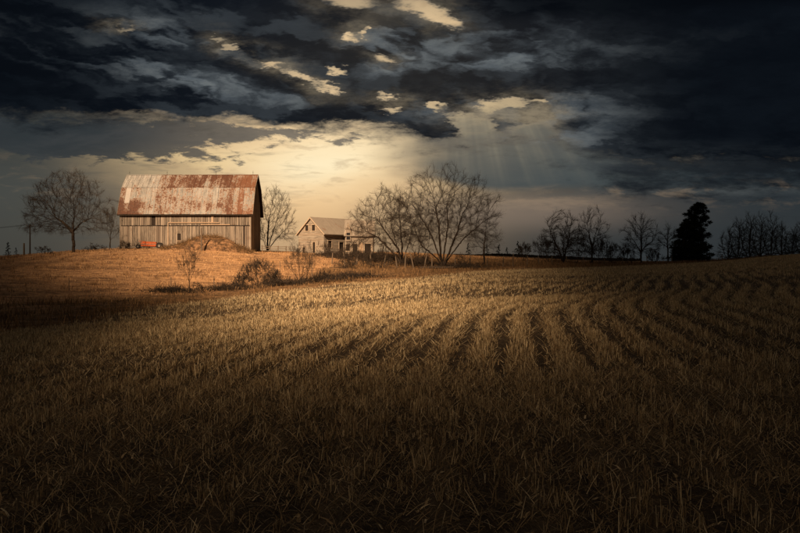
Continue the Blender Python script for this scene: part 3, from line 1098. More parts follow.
def tree(name, u, vb, vt, ul, ur, y, label, cat='tree', group=None, seed=1, stems=None, levels=6, spread=0.5, up=0.05, twig=0.8,
         trunk_h=3.0, r=0.25, kids=(2, 3), jit=0.16, lratio=0.82, bark='bark', min_r=0.012, lean=0.0):
    rnd = random.Random(seed)
    x = at(u, y)
    z = gz(x, y) - 0.15
    k = y / F
    root = empty(name, (x, y, z))
    tag(root, label, cat, group)
    H = (vb - vt) * k
    if stems is None:
        ca = [(0, 0, 0), (0.05 * lean, 0, trunk_h * 0.35), (0.25 * lean, 0.1, trunk_h * 0.7), (0.5 * lean, 0.1, trunk_h)]
        MB().tube(ca, [r * 1.5, r * 1.08, r * 0.95, r * 0.85], 9).build('trunk', M[bark], root)
        p0 = Vector(ca[-1])
        st = []
        nst = rnd.choice((3, 4))
        for j in range(nst):
            t_ = 2 * math.pi * j / nst + rnd.uniform(-0.4, 0.4)
            st.append((p0 - Vector((0, 0, 0.1)), (math.cos(t_) * 0.75, math.sin(t_) * 0.75, 0.85), H * 0.2, r * rnd.uniform(0.5, 0.7)))
    else:
        st = []
        for (dx_, dy_, dz_, lf, rf) in stems:
            st.append((Vector((dx_ * 0.35, dy_ * 0.35, 0)), (dx_, dy_, dz_), H * lf, r * rf))
        tb = MB()
        tb.tube([(0, 0, -0.1), (0, 0, 0.25), (0.02, 0, 0.6)], [r * 1.7, r * 1.3, r * 0.9], 9)
        tb.build('trunk', M[bark], root)
    segs = grow(rnd, st, levels, spread, up, twig, kids, jit, lratio, min_r=min_r)
    if stems is None:
        keep = segs.copy()
        keep[:, 2] -= trunk_h; keep[:, 6] -= trunk_h
        keep = fit(keep, (ul - u) * k, (ur - u) * k, H - trunk_h)
        keep[:, 2] += trunk_h; keep[:, 6] += trunk_h
        segs = keep
    else:
        segs = fit(segs, (ul - u) * k, (ur - u) * k, H)
    lv = segs[:, 8]
    tint = np.clip(0.25 + 0.12 * lv + rng.uniform(-0.2, 0.2, len(lv)), 0, 1)
    big = lv <= 2
    big[:] = False
    me = seg_mesh('crown', segs[~big][:, :8], tint[~big], 3)
    link('crown', me, M['twig'] if bark == 'bark' else M[bark], root)
    return root


def spindle(u, v):
    return u


sc_tree('bare_tree', 73, 249, 163, 20, 115, 140, 'broad bare tree with short thick trunk, alone on the skyline left of the barn', 5,
        [[(0.01, 0, .10), (-0.005, 0, .25), (-.12, .03, .36), (-.22, .06, .42)], [(0.01, 0, .10), (-0.005, 0, .25), (.03, -.05, .42)], [(0.01, 0, .10), (-0.005, 0, .25), (.08, .05, .36), (.2, .04, .42)]],
        0.24, 1450, 0.27, 0.36, tipr=0.0095, tw=4, twl=0.9)
sc_tree('bare_tree', 267, 251, 182, 251, 298, 168, 'bare upright tree hugging the right end of the barn', 12,
        [[(-.03, 0, .2), (-.08, .03, .4)], [(.01, .02, .25), (.02, .03, .45)], [(.06, -.02, .2), (.12, -.03, .38)], [(.1, 0, .15), (.24, .02, .3)], [(-.05, -.03, .2), (-.1, -.04, .35)]],
        0.16, 850, 0.27, 0.34, tipr=0.0095, tw=4, twl=0.9)
tree('leafless_bush', 110, 248, 203, 98, 121, 160, 'thin leafless bush against the left wall of the barn', 'bush', seed=3, stems=[(-0.3, 0, 1, .3, 1), (0.2, 0.2, 1, .35, 1), (0.05, -0.2, 1, .3, .8)], levels=4, spread=0.45, up=0.06, twig=0.8, r=0.07)
sc_tree('bare_tree', 402, 270, 187, 347, 430, 131, 'low tangled bare tree spreading in front of the ruined house', 21,
        [[(-.10, 0, .14), (-.28, .03, .33), (-.45, .04, .42)], [(-.05, .03, .2), (-.14, -.04, .5)], [(.05, -.02, .15), (.12, .02, .4)], [(-.04, -.06, .18), (-.3, -.1, .55)], [(.0, .06, .25), (-.02, .1, .5)]],
        0.22, 1100, 0.25, 0.4, tipr=0.0092, tw=4, twl=0.95)
sc_tree('bare_tree', 443, 270, 162, 385, 503, 124, 'largest bare tree, many stems fanning from one base right of the house', 33,
        [[(-.03, 0, .1), (-.10, .02, .3), (-.22, .03, .5)], [(-.02, -.02, .12), (-.04, -.04, .4), (-.08, -.05, .6)], [(.01, .02, .12), (.05, .05, .4), (.04, .06, .6)],
         [(.04, 0, .1), (.12, -.02, .3), (.18, -.03, .5)], [(.06, .02, .1), (.2, .04, .28), (.34, .05, .4)], [(-.04, .03, .08), (-.2, .08, .22), (-.26, .1, .36)]],
        0.24, 1700, 0.27, 0.5, tipr=0.0092, tw=4, twl=0.95)
sc_tree('bare_tree', 484, 268, 203, 467, 501, 138, 'slim bare tree just right of the largest fan shaped tree', 41, [[(0, 0, .2), (.01, 0, .4), (.03, .02, .55)]], 0.22, 420, 0.28, 0.14)
sc_tree('leafless_bush', 418, 271, 216, 404, 436, 128, 'small bare shrub growing between the tangled tree and the largest tree', 44, [[(-.05, 0, .2), (-.12, 0, .4)], [(.1, .02, .2), (.2, .02, .4)], [(.02, -.05, .4)]], 0.1, 260, 0.26, 0.12, cat='bush')
D = 'bark_dark'
DK = dict(bark=D, twig_mat=D, tipr=0.022, tw=3)
sc_tree('bare_tree', 563, 264, 207, 539, 586, 165, 'left tree of the bare pair right of centre on the horizon', 51, [[(-.06, 0, .2), (-.2, 0, .5), (-.27, 0, .7)], [(.05, .02, .2), (.12, .04, .5)], [(0, -.04, .3), (.0, -.06, .5)]], 0.12, 620, 0.36, 0.26, **DK)
sc_tree('bare_tree', 592, 264, 201, 575, 609, 167, 'taller right tree of the bare pair right of centre on the horizon', 52, [[(0, 0, .25), (-.04, .02, .5)], [(0, 0, .25), (.05, -.02, .5)]], 0.14, 560, 0.36, 0.24, **DK)
sc_tree('bare_tree', 641, 264, 213, 620, 662, 170, 'rounded bare tree with straight trunk, left of the dark evergreen', 53, [[(0, 0, .25), (.01, .02, .55)], [(0, 0, .22), (-.1, .02, .4)], [(0, 0, .22), (.12, .0, .38)]], 0.16, 560, 0.36, 0.26, **DK)
sc_tree('bare_tree', 668, 264, 224, 656, 680, 172, 'thin young bare tree beside the dark evergreen', 54, [[(0, 0, .35), (-.03, 0, .5)]], 0.35, 240, 0.33, 0.13, **DK)
# shrubs under and between the far trees
for i, (u, w_, vt, y) in enumerate([(548, 15, 236, 163), (577, 16, 233, 162), (600, 12, 238, 163), (615, 11, 242, 168), (627, 8, 247, 170), (655, 9, 250, 171), (524, 7, 246, 166)]):
    lb = ['dense dark shrub under the left side of the bare pair', 'thick shrub filling the gap between the bare pair', 'shrub at the foot of the taller tree of the bare pair',
          'ragged shrub just right of the bare pair', 'low shrub left of the rounded bare tree', 'low shrub between rounded tree and thin young tree', 'small shrub left of the bare pair beside the field fence'][i]
    tree('leafless_bush', u, 266, vt, u - w_, u + w_, y, lb, 'bush', 'shrubs along the far field edge', 60 + i, [(-0.4, 0, 1, .3, 1), (0.3, 0.2, 1, .33, 1), (0.0, -0.3, 1, .3, .8), (0.7, 0, .7, .3, .8), (-.8, 0, .7, .3, .8)], 4, 0.5, 0.04, 1.0, r=0.07, bark=D, min_r=0.022)
# tall thicket on the right
for i, (u, w_, vt, y) in enumerate([(728, 8, 226, 172), (738, 9, 216, 170), (749, 10, 211, 171), (760, 10, 214, 173), (771, 9, 213, 171), (781, 8, 222, 174), (792, 9, 232, 172), (801, 9, 226, 170)]):
    lb = ['leftmost, short clump of the thicket right of the evergreen', 'second upright clump of the right hand thicket', 'tallest clump of the right hand thicket, third from its left end',
          'fourth clump of the right hand thicket', 'fifth clump of the right hand thicket, almost as tall as the tallest', 'sixth clump where the thicket drops on its right side',
          'low clump next to the right edge of the picture', 'last clump of the thicket, cut by the right picture edge'][i]
    sc_tree('thicket_clump', u, 260, vt, u - w_ * 1.15, u + w_ * 1.15, y, lb, 80 + i, [[(-.12, 0, .25), (-.2, 0, .6)], [(.1, .02, .25), (.16, .02, .6)], [(0, -.05, .3), (.02, -.06, .7)], [(.05, .1, .5)]],
            0.02, 800, 0.34, 0.14, cat='bush', group='clumps of the right hand thicket', depth=1.2, **DK)


def conifer(u, vb, vt, w_, y, label, seed, n=5200, group=None, name='spruce_tree', ragged=0.35, base=0.12):
    rnd = np.random.default_rng(seed)
    x = at(u, y); z = gz(x, y) - 0.1
    k = y / F
    H, W = (vb - vt) * k, w_ * k
    root = empty(name, (x, y, z))
    tag(root, label, 'tree', group)
    MB().tube([(0, 0, 0), (0.05, 0, H * 0.5), (0, 0, H * 0.97)], [0.03 * H * 0.6, 0.02 * H * 0.6, 0.01], 7).build('trunk', M[D], root)
    # boughs in whorls, each a spray of needle cards
    pts, dirs, ss = [], [], []
    nb = int(n / 40)
    for b in range(nb):
        hz = base + (1 - base) * (b + rnd.uniform(0, 1)) / nb
        az = rnd.uniform(0, 2 * np.pi)
        wprof = (1 - hz) ** 0.75 * (1.0 + ragged * rnd.normal())
        if hz < 0.2: wprof *= 0.55 + 2.2 * hz
        L = max(0.08, W * 1.05 * wprof)
        s_ = rnd.uniform(0.05, 1.0, 40) ** 0.7
        droop = -0.25 * s_ ** 1.5 + 0.12 * s_ ** 3
        r__ = L * s_
        px = np.cos(az) * r__ + rnd.normal(0, 0.13 * L * 0.5, 40)
        py = np.sin(az) * r__ + rnd.normal(0, 0.13 * L * 0.5, 40)
        pz = hz * H + L * droop + rnd.normal(0, 0.022 * H * 0.5, 40)
        pts.append(np.stack([px, py, pz], -1))
        dirs.append(np.stack([np.cos(az) + rnd.normal(0, .5, 40), np.sin(az) + rnd.normal(0, .5, 40), rnd.normal(0.05, .35, 40)], -1))
        ss.append(rnd.uniform(0.6, 1.3, 40) * H * 0.024)
    Pn, Dn, Sn = np.concatenate(pts), np.concatenate(dirs), np.concatenate(ss)
    Dn /= np.linalg.norm(Dn, axis=1, keepdims=True)
    Rn = np.cross(Dn, rnd.normal(0, 1, Dn.shape)); Rn /= np.linalg.norm(Rn, axis=1, keepdims=True)
    V = np.stack([Pn - Rn * Sn[:, None] * .45, Pn + Rn * Sn[:, None] * .45, Pn + Dn * Sn[:, None] * 2.0], 1)
    me = np_mesh('crown', V.reshape(-1, 3), np.arange(len(Pn) * 3).reshape(-1, 3), {'tint': np.repeat(rnd.uniform(0, 1, len(Pn)), 3)})
    link('crown', me, M['needle'], root)
    return root


def cedar(u, vb, vt, wl, y, label, seed, lobes_):
    rnd = np.random.default_rng(seed)
    x = at(u, y); z = gz(x, y) - 0.1
    k = y / F
    H = (vb - vt) * k
    root = empty('cedar_tree', (x, y, z))
    tag(root, label, 'tree', 'evergreens on the right')
    MB().tube([(0, 0, 0), (0.1, 0, H * 0.5), (0.05, 0, H * 0.95)], [0.28, 0.18, 0.02], 7).build('trunk', M[D], root)
    Pn, Dn, Sn = [], [], []
    for i in range(lobes_):
        hz = rnd.uniform(0.03, 0.98) ** 1.0
        wr_ = np.interp(hz, [0, .2, .5, .75, .9, .97, 1.0], [.9, 1.0, .82, .62, .42, .2, .05]) * wl * k
        az = rnd.uniform(0, 2 * np.pi)
        rr_ = wr_ * rnd.uniform(0.2, 1.0) * (1 + 0.13 * rnd.normal())
        c_ = np.array([np.cos(az) * rr_ + 5.5 * k * max(0, hz - .45) * 1.8, np.sin(az) * rr_, hz * H])
        sz = rnd.uniform(0.25, 0.8) * (0.45 + 0.65 * (1 - hz))
        m_ = 130
        q_ = rnd.normal(0, 1, (m_, 3)); q_ /= np.linalg.norm(q_, axis=1, keepdims=True)
        q_ *= rnd.uniform(0.3, 1.0, (m_, 1))
        q_ = q_ + rnd.normal(0, .28, q_.shape)
        Pn.append(c_ + q_ * np.array([sz * 1.3, sz * 1.3, sz * 0.6]))
        Dn.append(q_ + np.array([np.cos(az), np.sin(az), 0.35]) * 0.6)
        Sn.append(rnd.uniform(0.10, 0.22, m_))
    Pn, Dn, Sn = np.concatenate(Pn), np.concatenate(Dn), np.concatenate(Sn)
    Dn /= np.linalg.norm(Dn, axis=1, keepdims=True)
    Rn = np.cross(Dn, rnd.normal(0, 1, Dn.shape)); Rn /= np.linalg.norm(Rn, axis=1, keepdims=True)
    V = np.stack([Pn - Rn * Sn[:, None] * .4, Pn + Rn * Sn[:, None] * .4, Pn + Dn * Sn[:, None] * 2.0], 1)
    link('crown', np_mesh('crown', V.reshape(-1, 3), np.arange(len(Pn) * 3).reshape(-1, 3), {'tint': np.repeat(rnd.uniform(0, 1, len(Pn)), 3)}), M['needle'], root)


cedar(694, 262, 201, 18.5, 166, 'tallest dark evergreen with a ragged narrow top, right of centre among bare trees', 7, 230)
cedar(683, 262, 218, 13, 164, 'shorter rounded dark evergreen against the left side of the tallest evergreen', 9, 90)

for i, (u, vb, vt, w_, y, lb) in enumerate([
        (487, 257, 245, 3, 235, 'tiny far spruce behind the slim bare tree'),
        (499, 257, 244, 4, 240, 'tiny far spruce right of the slim bare tree, the bushier one'),
        (518, 258, 242, 4.5, 230, 'small far spruce standing alone left of the bare pair'),
        (507, 257, 247, 3, 245, 'smallest far spruce between two others on the rise'),
        (468, 257, 244, 4, 238, 'small far spruce seen through the right side of the largest tree'),
        (8, 258, 243, 3.5, 150, 'small dark evergreen at the far left end of the skyline'),
        (16, 258, 249, 2.5, 150, 'stunted evergreen next to the far left one')]):
    conifer(u, vb, vt, w_, y, lb, 20 + i, 1400, 'small far spruces')
# saplings and bushes in the uncut strip
tree('sapling', 189, 294, 247, 177, 202, 84, 'thin bare sapling alone in the strip below the barn', 'sapling', seed=71, levels=4, spread=0.36, up=0.1, twig=1.0, trunk_h=1.0, r=0.045, min_r=0.007)
tree('leafless_bush', 258, 293, 264, 238, 277, 89, 'dense rounded brown bush at the foot of the knoll, left of the taller open bush', 'bush', seed=72, stems=[(-0.7, 0, .8, .33, 1), (-0.3, 0.2, 1, .33, 1), (0.3, -0.2, 1, .33, 1), (0.8, 0.1, .7, .33, .9), (0, .5, .9, .33, .9), (-1, -.3, .5, .3, .8), (1, -.3, .5, .3, .8)], levels=5, spread=0.5, up=0.03, twig=1.0, r=0.04, min_r=0.010)
tree('leafless_bush', 301, 295, 250, 283, 322, 90, 'taller open bush of upright stems in front of the house', 'bush', seed=73, stems=[(-0.5, 0, 1, .3, 1), (-0.2, 0.2, 1, .33, 1), (0.2, -0.2, 1, .33, 1), (0.55, 0.1, 1, .3, .9), (0, .4, .9, .3, .9)], levels=4, spread=0.34, up=0.08, twig=1.0, r=0.045, min_r=0.008)
for i, (u, vb, vt, w_, y, lb) in enumerate([
        (273, 293, 275, 10, 88, 'low scrub between the rounded bush and the open bush'),
        (240, 294, 276, 9, 86, 'low scrub left of the rounded brown bush'),
        (322, 291, 272, 8, 93, 'thin scrub right of the open bush'),
        (196, 295, 283, 8, 82, 'scrub at the foot of the lone sapling'),
        (345, 272, 256, 11, 118, 'tangled scrub below the house wing'),
        (362, 272, 254, 12, 122, 'tangled scrub under the left boughs of the tangled tree'),
        (380, 273, 255, 12, 120, 'dark scrub heap at the left foot of the tangled tree'),
        (421, 274, 256, 10, 121, 'scrub between the tangled and the largest tree'),
        (330, 262, 248, 9, 158, 'scrub against the corner of the house'),
        (350, 263, 247, 10, 160, 'scrub in front of the house doorways'),
        (388, 262, 243, 10, 158, 'scrub right of the house wing'),
        (463, 273, 257, 9, 124, 'scrub right of the largest tree'),
        (45, 256, 247, 9, 146, 'low scrub on the skyline left of the broad bare tree'),
        (95, 253, 245, 10, 150, 'low scrub on the skyline between broad tree and barn'),
        (126, 252, 243, 7, 152, 'scrub at the left corner of the barn'),
        (168, 298, 291, 12, 81, 'low scrub in the strip left of the sapling')]):
    tree('scrub', u, vb, vt, u - w_, u + w_, y, lb, 'scrub', 'low scrub patches', 120 + i, [(-0.8, 0, .8, .33, 1), (-0.3, 0.3, 1, .33, 1), (0.3, -0.3, 1, .33, 1), (0.9, 0.1, .7, .33, .9), (0, .6, .9, .33, .9)], 4, 0.6, 0.0, 1.0, r=0.04, min_r=0.014, jit=0.3)

# ------------------------------------------------------------------ barn
BY0 = 155.0
bx0, bx1 = at(120.5, BY0), at(251, BY0)
BL = bx1 - bx0
bz = gz((bx0 + bx1) / 2, BY0 + 1) - 0.25
zb = (262 - 248.5) / F * BY0
barn = empty('barn', (bx0, BY0, zb), R(-1.2))
tag(barn, 'weathered grey plank barn with rust streaked metal gambrel roof on the knoll', 'barn')
DP = 9.8
ze = (262 - 214.5) / F * BY0 - zb        # eave above barn base
hb, zbk, zr = 1.95, 74.0 / F * 157 - zb, 86.6 / F * 160 - zb
etip = ze
dze = (zbk - etip) * 0.42 / (hb + 0.42)
ze = etip + dze                           # wall top; the eave hangs below it


def board_set(parent, n, span0, span1, z0f, z1f, face, seed, wjit=0.25, gap=0.018, lean=0.012, miss=()):
    """vertical boards along the wall; face(s, out) maps wall coordinate to x,y"""
    rnd = random.Random(seed)
    cuts = np.cumsum([rnd.uniform(1 - wjit, 1 + wjit) for _ in range(n)])
    cuts = np.concatenate([[0], cuts]) / cuts[-1]
    for i in range(n):
        if i in miss:
            continue
        a = span0 + (span1 - span0) * cuts[i] + gap * rnd.uniform(0.3, 2.2)
        b = span0 + (span1 - span0) * cuts[i + 1] - gap * rnd.uniform(0.3, 2.2)
        o = rnd.uniform(0.0, 0.03)
        l0, l1 = rnd.uniform(-lean, lean), rnd.uniform(-lean, lean)
        za, zc = z0f(a, rnd), z1f(0.5 * (a + b), rnd)
        za2, zc2 = za, z1f(b, rnd)
        zc = z1f(a, rnd)
        vs = []
        for (s_, z_) in ((a, za), (b, za2), (b + l0, zc2), (a + l0, zc)):
            x_, y_ = face(s_, 0.03 + o)
            vs.append((x_, y_, z_))
        for (s_, z_) in ((a, za), (b, za2), (b + l0, zc2), (a + l0, zc)):
            x_, y_ = face(s_, 0.005)
            vs.append((x_, y_, z_))
        MB().add(vs, [(0, 1, 2, 3), (4, 7, 6, 5), (0, 4, 5, 1), (1, 5, 6, 2), (2, 6, 7, 3), (3, 7, 4, 0)]).build('board', M['board'], parent)


core = MB()
core.box(0.05, BL - 0.05, 0.02, DP - 0.05, -0.6, ze - 0.05)
wall = core.build('wall', M['gap_shade_wood'], barn)  # dark core stands in for the shade seen through the gaps
zg = 3.95                                  # girt line between the two tiers
face_f = lambda s_, o_: (s_, -o_)
win_lo = [i for i in range(74) if False]
board_set(wall, 74, 0.0, 9.6, lambda s_, r_: -0.35 + r_.uniform(-.1, .15), lambda s_, r_: zg - 0.04, face_f, 3, miss=()) if False else None
# lower tier in three fields, an opening left for the small window
board_set(wall, 31, 0.0, 9.85, lambda s_, r_: r_.uniform(-.35, .12), lambda s_, r_: zg - 0.05, face_f, 4)
board_set(wall, 2, 9.85, 10.45, lambda s_, r_: r_.uniform(2.55, 2.6), lambda s_, r_: zg - 0.05, face_f, 5)
board_set(wall, 2, 9.85, 10.45, lambda s_, r_: -0.3, lambda s_, r_: 1.35, face_f, 6)
board_set(wall, 38, 10.45, BL, lambda s_, r_: r_.uniform(-.35, .1), lambda s_, r_: zg - 0.05, face_f, 7, miss=(34,))
# upper tier
board_set(wall, 17, 0.0, 5.4, lambda s_, r_: zg + r_.uniform(0.02, 0.08), lambda s_, r_: ze - 0.6, face_f, 8, 0.3, 0.03, miss=())
board_set(wall, 52, 6.05, BL, lambda s_, r_: zg + r_.uniform(0.02, 0.08), lambda s_, r_: ze - 0.6, face_f, 9, 0.3, 0.03)
# trim on the front
MB().box(0, BL, -0.085, -0.066, zg - 0.09, zg + 0.03).build('girt', M['gap_shade_wood'], wall)
MB().box(8.3, 17.2, -0.20, -0.085, zg + 0.42, zg + 0.56).build('door_track', M['pale_wood'], wall)
MB().box(13.9, 19.0, -0.15, -0.09, zg + 0.08, zg + 0.2).build('batten', M['pale_wood'], wall)
MB().box(15.75, 16.1, -0.13, -0.075, zg + 0.56, ze - 0.2).build('batten', M['pale_wood'], wall)
MB().box(13.6, 13.7, -0.16, -0.08, -0.2, zg + 0.3).build('batten', M['board'], wall)
MB().box(8.2, 8.32, -0.14, -0.08, -0.2, zg + 0.4).build('batten', M['pale_wood'], wall)
MB().box(9.8, 10.5, -0.10, -0.07, 1.27, 1.37).build('window_sill', M['pale_wood'], wall)
MB().box(-0.12, 0.10, -0.09, 0.15, -0.4, ze - 0.2).build('corner_board', M['board'], wall)
MB().box(BL - 0.12, BL + 0.10, -0.09, 0.15, -0.4, ze - 0.2).build('corner_board', M['board'], wall)


# gable ends
def gable_z(s_):
    d = min(s_, DP - s_)
    if d < hb:
        return ze + (zbk - ze) * d / hb
    return zbk + (zr - zbk) * (d - hb) / (DP / 2 - hb)


for side, xx in (('r', BL), ('l', 0.0)):
    prof_ = [(0.05, -0.6), (DP - 0.05, -0.6), (DP - 0.05, ze - 0.05), (DP - hb, zbk - 0.12), (DP / 2, zr - 0.15), (hb, zbk - 0.12), (0.05, ze - 0.05)]
    vs = [(xx - (0.06 if side == 'r' else -0.06) + o_, a, b) for o_ in ((-0.1, 0) if side == 'r' else (0, 0.1)) for (a, b) in prof_]
    fs = [tuple(range(7)), tuple(range(13, 6, -1))] + [(i, i + 7, (i + 1) % 7 + 7, (i + 1) % 7) for i in range(7)]
    gw = MB().add(vs, fs).build('gable_wall', M['gap_shade_wood'], barn)
    sg = 1 if side == 'r' else -1
    board_set(gw, 32, 0.0, DP, lambda s_, r_: r_.uniform(-.4, -.1), lambda s_, r_: gable_z(min(max(s_, 0.05), DP - 0.05)) - 0.12, lambda s_, o_, xx=xx, sg=sg: (xx - sg * 0.05 + sg * o_, s_), 15 + sg, 0.2, 0.015, 0.0)

# roof: metal sheets in two courses per side
roof = MB()
oh = 0.45
eo = 0.42
for (ya, za, yb, zc) in ((-eo, ze - dze, hb, zbk), (hb, zbk, DP / 2, zr), (DP / 2, zr, DP - hb, zbk), (DP - hb, zbk, DP + eo, ze - dze)):
    th = 0.09
    roof.add([(-oh + .03, ya, za - th), (BL + oh - .03, ya, za - th), (BL + oh - .03, yb, zc - th), (-oh + .03, yb, zc - th), (-oh + .03, ya, za - 0.02), (BL + oh - .03, ya, za - 0.02), (BL + oh - .03, yb, zc - 0.02), (-oh + .03, yb, zc - 0.02)],
             [(0, 3, 2, 1), (4, 5, 6, 7), (0, 1, 5, 4), (1, 2, 6, 5), (2, 3, 7, 6), (3, 0, 4, 7)])
roof_o = roof.build('roof', M['gap_shade_wood'], barn)


def sheet(x0_, x1_, ya, za, yb, zc, mat, lift, ribs=5):
    L_ = math.hypot(yb - ya, zc - za)
    ny_, nz_ = -(zc - za) / L_, (yb - ya) / L_
    vs, fs = [], []
    n = ribs * 2 + 1
    for i in range(n + 1):
        xi = x0_ + (x1_ - x0_) * i / n
        h_ = lift + (0.035 if i % 2 else 0.0)
        vs += [(xi, ya + ny_ * h_, za + nz_ * h_), (xi, yb + ny_ * h_, zc + nz_ * h_)]
    for i in range(n):
        fs.append((2 * i, 2 * i + 2, 2 * i + 3, 2 * i + 1))
    k = len(vs)
    vs += [(x0_, ya, za - 0.01), (x1_, ya, za - 0.01)]
    fs.append((k, k + 1, 2 * n, 0))
    return MB().add(vs, fs).build('roof_sheet', mat, roof_o)


rr = random.Random(9)
NS = 26
for ci, (ya, za, yb, zc, mt) in enumerate(((-eo, ze - dze, hb + .02, zbk + .03, 'roof_low'), (hb - .06, zbk + .03, DP / 2, zr, 'roof_up'),
                                           (DP - hb + .06, zbk + .03, DP / 2, zr, 'roof_up'), (DP + eo, ze - dze, DP - hb - .02, zbk + .03, 'roof_low'))):
    if ci >= 2:
        # back slopes: the same sheets, seen from behind only
        for i in range(NS):
            a = -oh + (BL + 2 * oh) * i / NS
            L_ = math.hypot(yb - ya, zc - za)
            MB().box(0, 1, 0, 1, 0, 1)
            ny_, nz_ = (zc - za) / L_, -(yb - ya) / L_
            s_ = sheet(a + 0.01, a + (BL + 2 * oh) / NS - 0.01, ya, za, yb, zc, M[mt], -(0.03 + rr.uniform(0, 0.015)), 3)
        continue
    for i in range(NS):
        a = -oh + (BL + 2 * oh) * i / NS
        b = a + (BL + 2 * oh) / NS
        m_ = M[mt]
        if ci == 0 and i == 1:
            # one replaced sheet, bare metal above, rust below
            zm = za + (zc - za) * 0.42
            ym = ya + (yb - ya) * 0.42
            sheet(a + 0.01, b - 0.01, ya - rr.uniform(0, .05), za, ym, zm, m_, 0.03)
            sheet(a + 0.01, b - 0.01, ym, zm, yb, zc, M['roof_pale'], 0.045)
            continue
        sheet(a + rr.uniform(0.004, 0.02), b - rr.uniform(0.004, 0.02), ya - (rr.uniform(-0.03, .06) if ci == 0 else 0), za - (rr.uniform(0, .04) if ci == 0 else 0), yb, zc, m_, 0.03 + rr.uniform(0, 0.025))
MB().beam((-oh, DP / 2, zr + 0.05), (BL + oh, DP / 2, zr + 0.05), 0.32, 0.07).build('ridge_cap', M['roof_up'], roof_o)
MB().box(-oh, BL + oh, -eo - 0.03, -eo + 0.02, ze - dze - 0.22, ze - dze - 0.03).build('fascia', M['gap_shade_wood'], roof_o)
# rake boards
for xx in (-oh - 0.02, BL + oh + 0.02):
    for (ya, za, yb, zc) in ((-eo, ze - dze, hb, zbk), (hb, zbk, DP / 2, zr), (DP / 2, zr, DP - hb, zbk), (DP - hb, zbk, DP + eo, ze - dze)):
        MB().beam((xx, ya, za - 0.05), (xx, yb, zc - 0.05), 0.05, 0.2).build('rake_board', M['board'], roof_o)
for u in (126, 167, 216, 253):
    xx = min(max(at(u, BY0 + 5) - bx0, 0), BL)
    MB().tube([(xx, DP / 2, zr), (xx, DP / 2, zr + 0.5), (xx, DP / 2, zr + 0.85)], [0.035, 0.025, 0.008], 6).tube([(xx, DP / 2, zr + 0.42), (xx, DP / 2, zr + 0.5), (xx, DP / 2, zr + 0.58)], [0.02, 0.06, 0.02], 8).build('lightning_rod', M['lightning'], roof_o)

# ------------------------------------------------------------------ house
HY = 160.0
hcx, hcy = at(324, HY), HY
zh = (262 - 253.5) / F * HY
phi = 38.0
house = empty('farmhouse', (hcx, hcy, zh), R(0))
tag(house, 'abandoned clapboard farmhouse with steep gable and sagging wing right of the barn', 'house')
kx = HY / F
c38, s38 = math.cos(R(phi)), math.sin(R(phi))
GW, GL = 28 * kx / c38, 38 * kx / s38 * 0.98
HE, HR = 20.5 * kx, 36.2 * kx
NEAR = Vector((0, 0, 0))
dg = Vector((-c38, s38, 0))               # along the gable wall, to the left and away
ds_ = Vector((s38, c38, 0))                # along the side wall, to the right and away
up_ = Vector((0, 0, 1))
ng, ns = -ds_, -dg


def hp(a, b, z):
    return dg * a + ds_ * b + up_ * z


core = MB()
pf = [(0.06, -0.8), (GW - .06, -0.8), (GW - .06, HE), (GW / 2, HR - 0.1), (0.06, HE)]
vs = [hp(a, b, z) for b in (0.06, GL - .06) for (a, z) in pf]
core.add(vs, [tuple(range(5))[::-1], tuple(range(5, 10))] + [(i, (i + 1) % 5, (i + 1) % 5 + 5, i + 5) for i in range(5)])
hwall = core.build('wall', M['gap_shade_wood'], house)


def clap(parent, p0, d, nrm_, length_at, z0, z1, n, holes, seed):
    """horizontal boards; holes = (s0, s1, z0, z1)"""
    rnd = random.Random(seed)
    hh_ = (z1 - z0) / n
    for i in range(n):
        za, zc = z0 + i * hh_, z0 + (i + 1) * hh_ - 0.015
        s0, s1 = length_at(0.5 * (za + zc))
        spans = [(s0, s1)]
        for (a, b, ha, hb_) in holes:
            if zc > ha and za < hb_:
                new = []
                for (q0, q1) in spans:
                    if b <= q0 or a >= q1:
                        new.append((q0, q1))
                    else:
                        if a > q0: new.append((q0, a))
                        if b < q1: new.append((b, q1))
                spans = new
        for (q0, q1) in spans:
            if q1 - q0 < 0.08:
                continue
            o0, o1 = 0.035 + rnd.uniform(0, .012), 0.012
            sag = rnd.uniform(-0.012, 0.012)
            P_ = [p0 + d * q0 + nrm_ * o0 + up_ * za, p0 + d * q1 + nrm_ * o0 + up_ * (za + sag), p0 + d * q1 + nrm_ * o1 + up_ * (zc + sag), p0 + d * q0 + nrm_ * o1 + up_ * zc,
                  p0 + d * q0 - nrm_ * .01 + up_ * za, p0 + d * q1 - nrm_ * .01 + up_ * (za + sag), p0 + d * q1 - nrm_ * .01 + up_ * (zc + sag), p0 + d * q0 - nrm_ * .01 + up_ * zc]
            MB().add(P_, [(0, 1, 2, 3), (4, 7, 6, 5), (0, 4, 5, 1), (1, 5, 6, 2), (2, 6, 7, 3), (3, 7, 4, 0)]).build('clapboard', M['siding'], parent)


def glen(z):
    if z < HE:
        return (0.02, GW - 0.02)
    t_ = (z - HE) / (HR - HE)
    return (0.02 + GW / 2 * t_, GW - 0.02 - GW / 2 * t_)


g_holes = [(GW * 0.33, GW * 0.43, 0.15, 2.05), (GW * 0.74, GW * 0.83, 0.1, 1.15), (GW * 0.335, GW * 0.46, HE + 0.45, HE + 1.5), (GW * 0.60, GW * 0.72, HE + 0.45, HE + 1.5)]
clap(hwall, NEAR, dg, ng, glen, -0.3, HR - 0.15, 26, g_holes, 1)
s_holes = [(1.0, 2.0, 1.1, 2.3), (4.0, 5.2, 0.0, 2.1)]
clap(hwall, NEAR, ds_, ns, lambda z: (0.02, GL - .02), -0.3, HE - 0.05, 15, s_holes, 2)


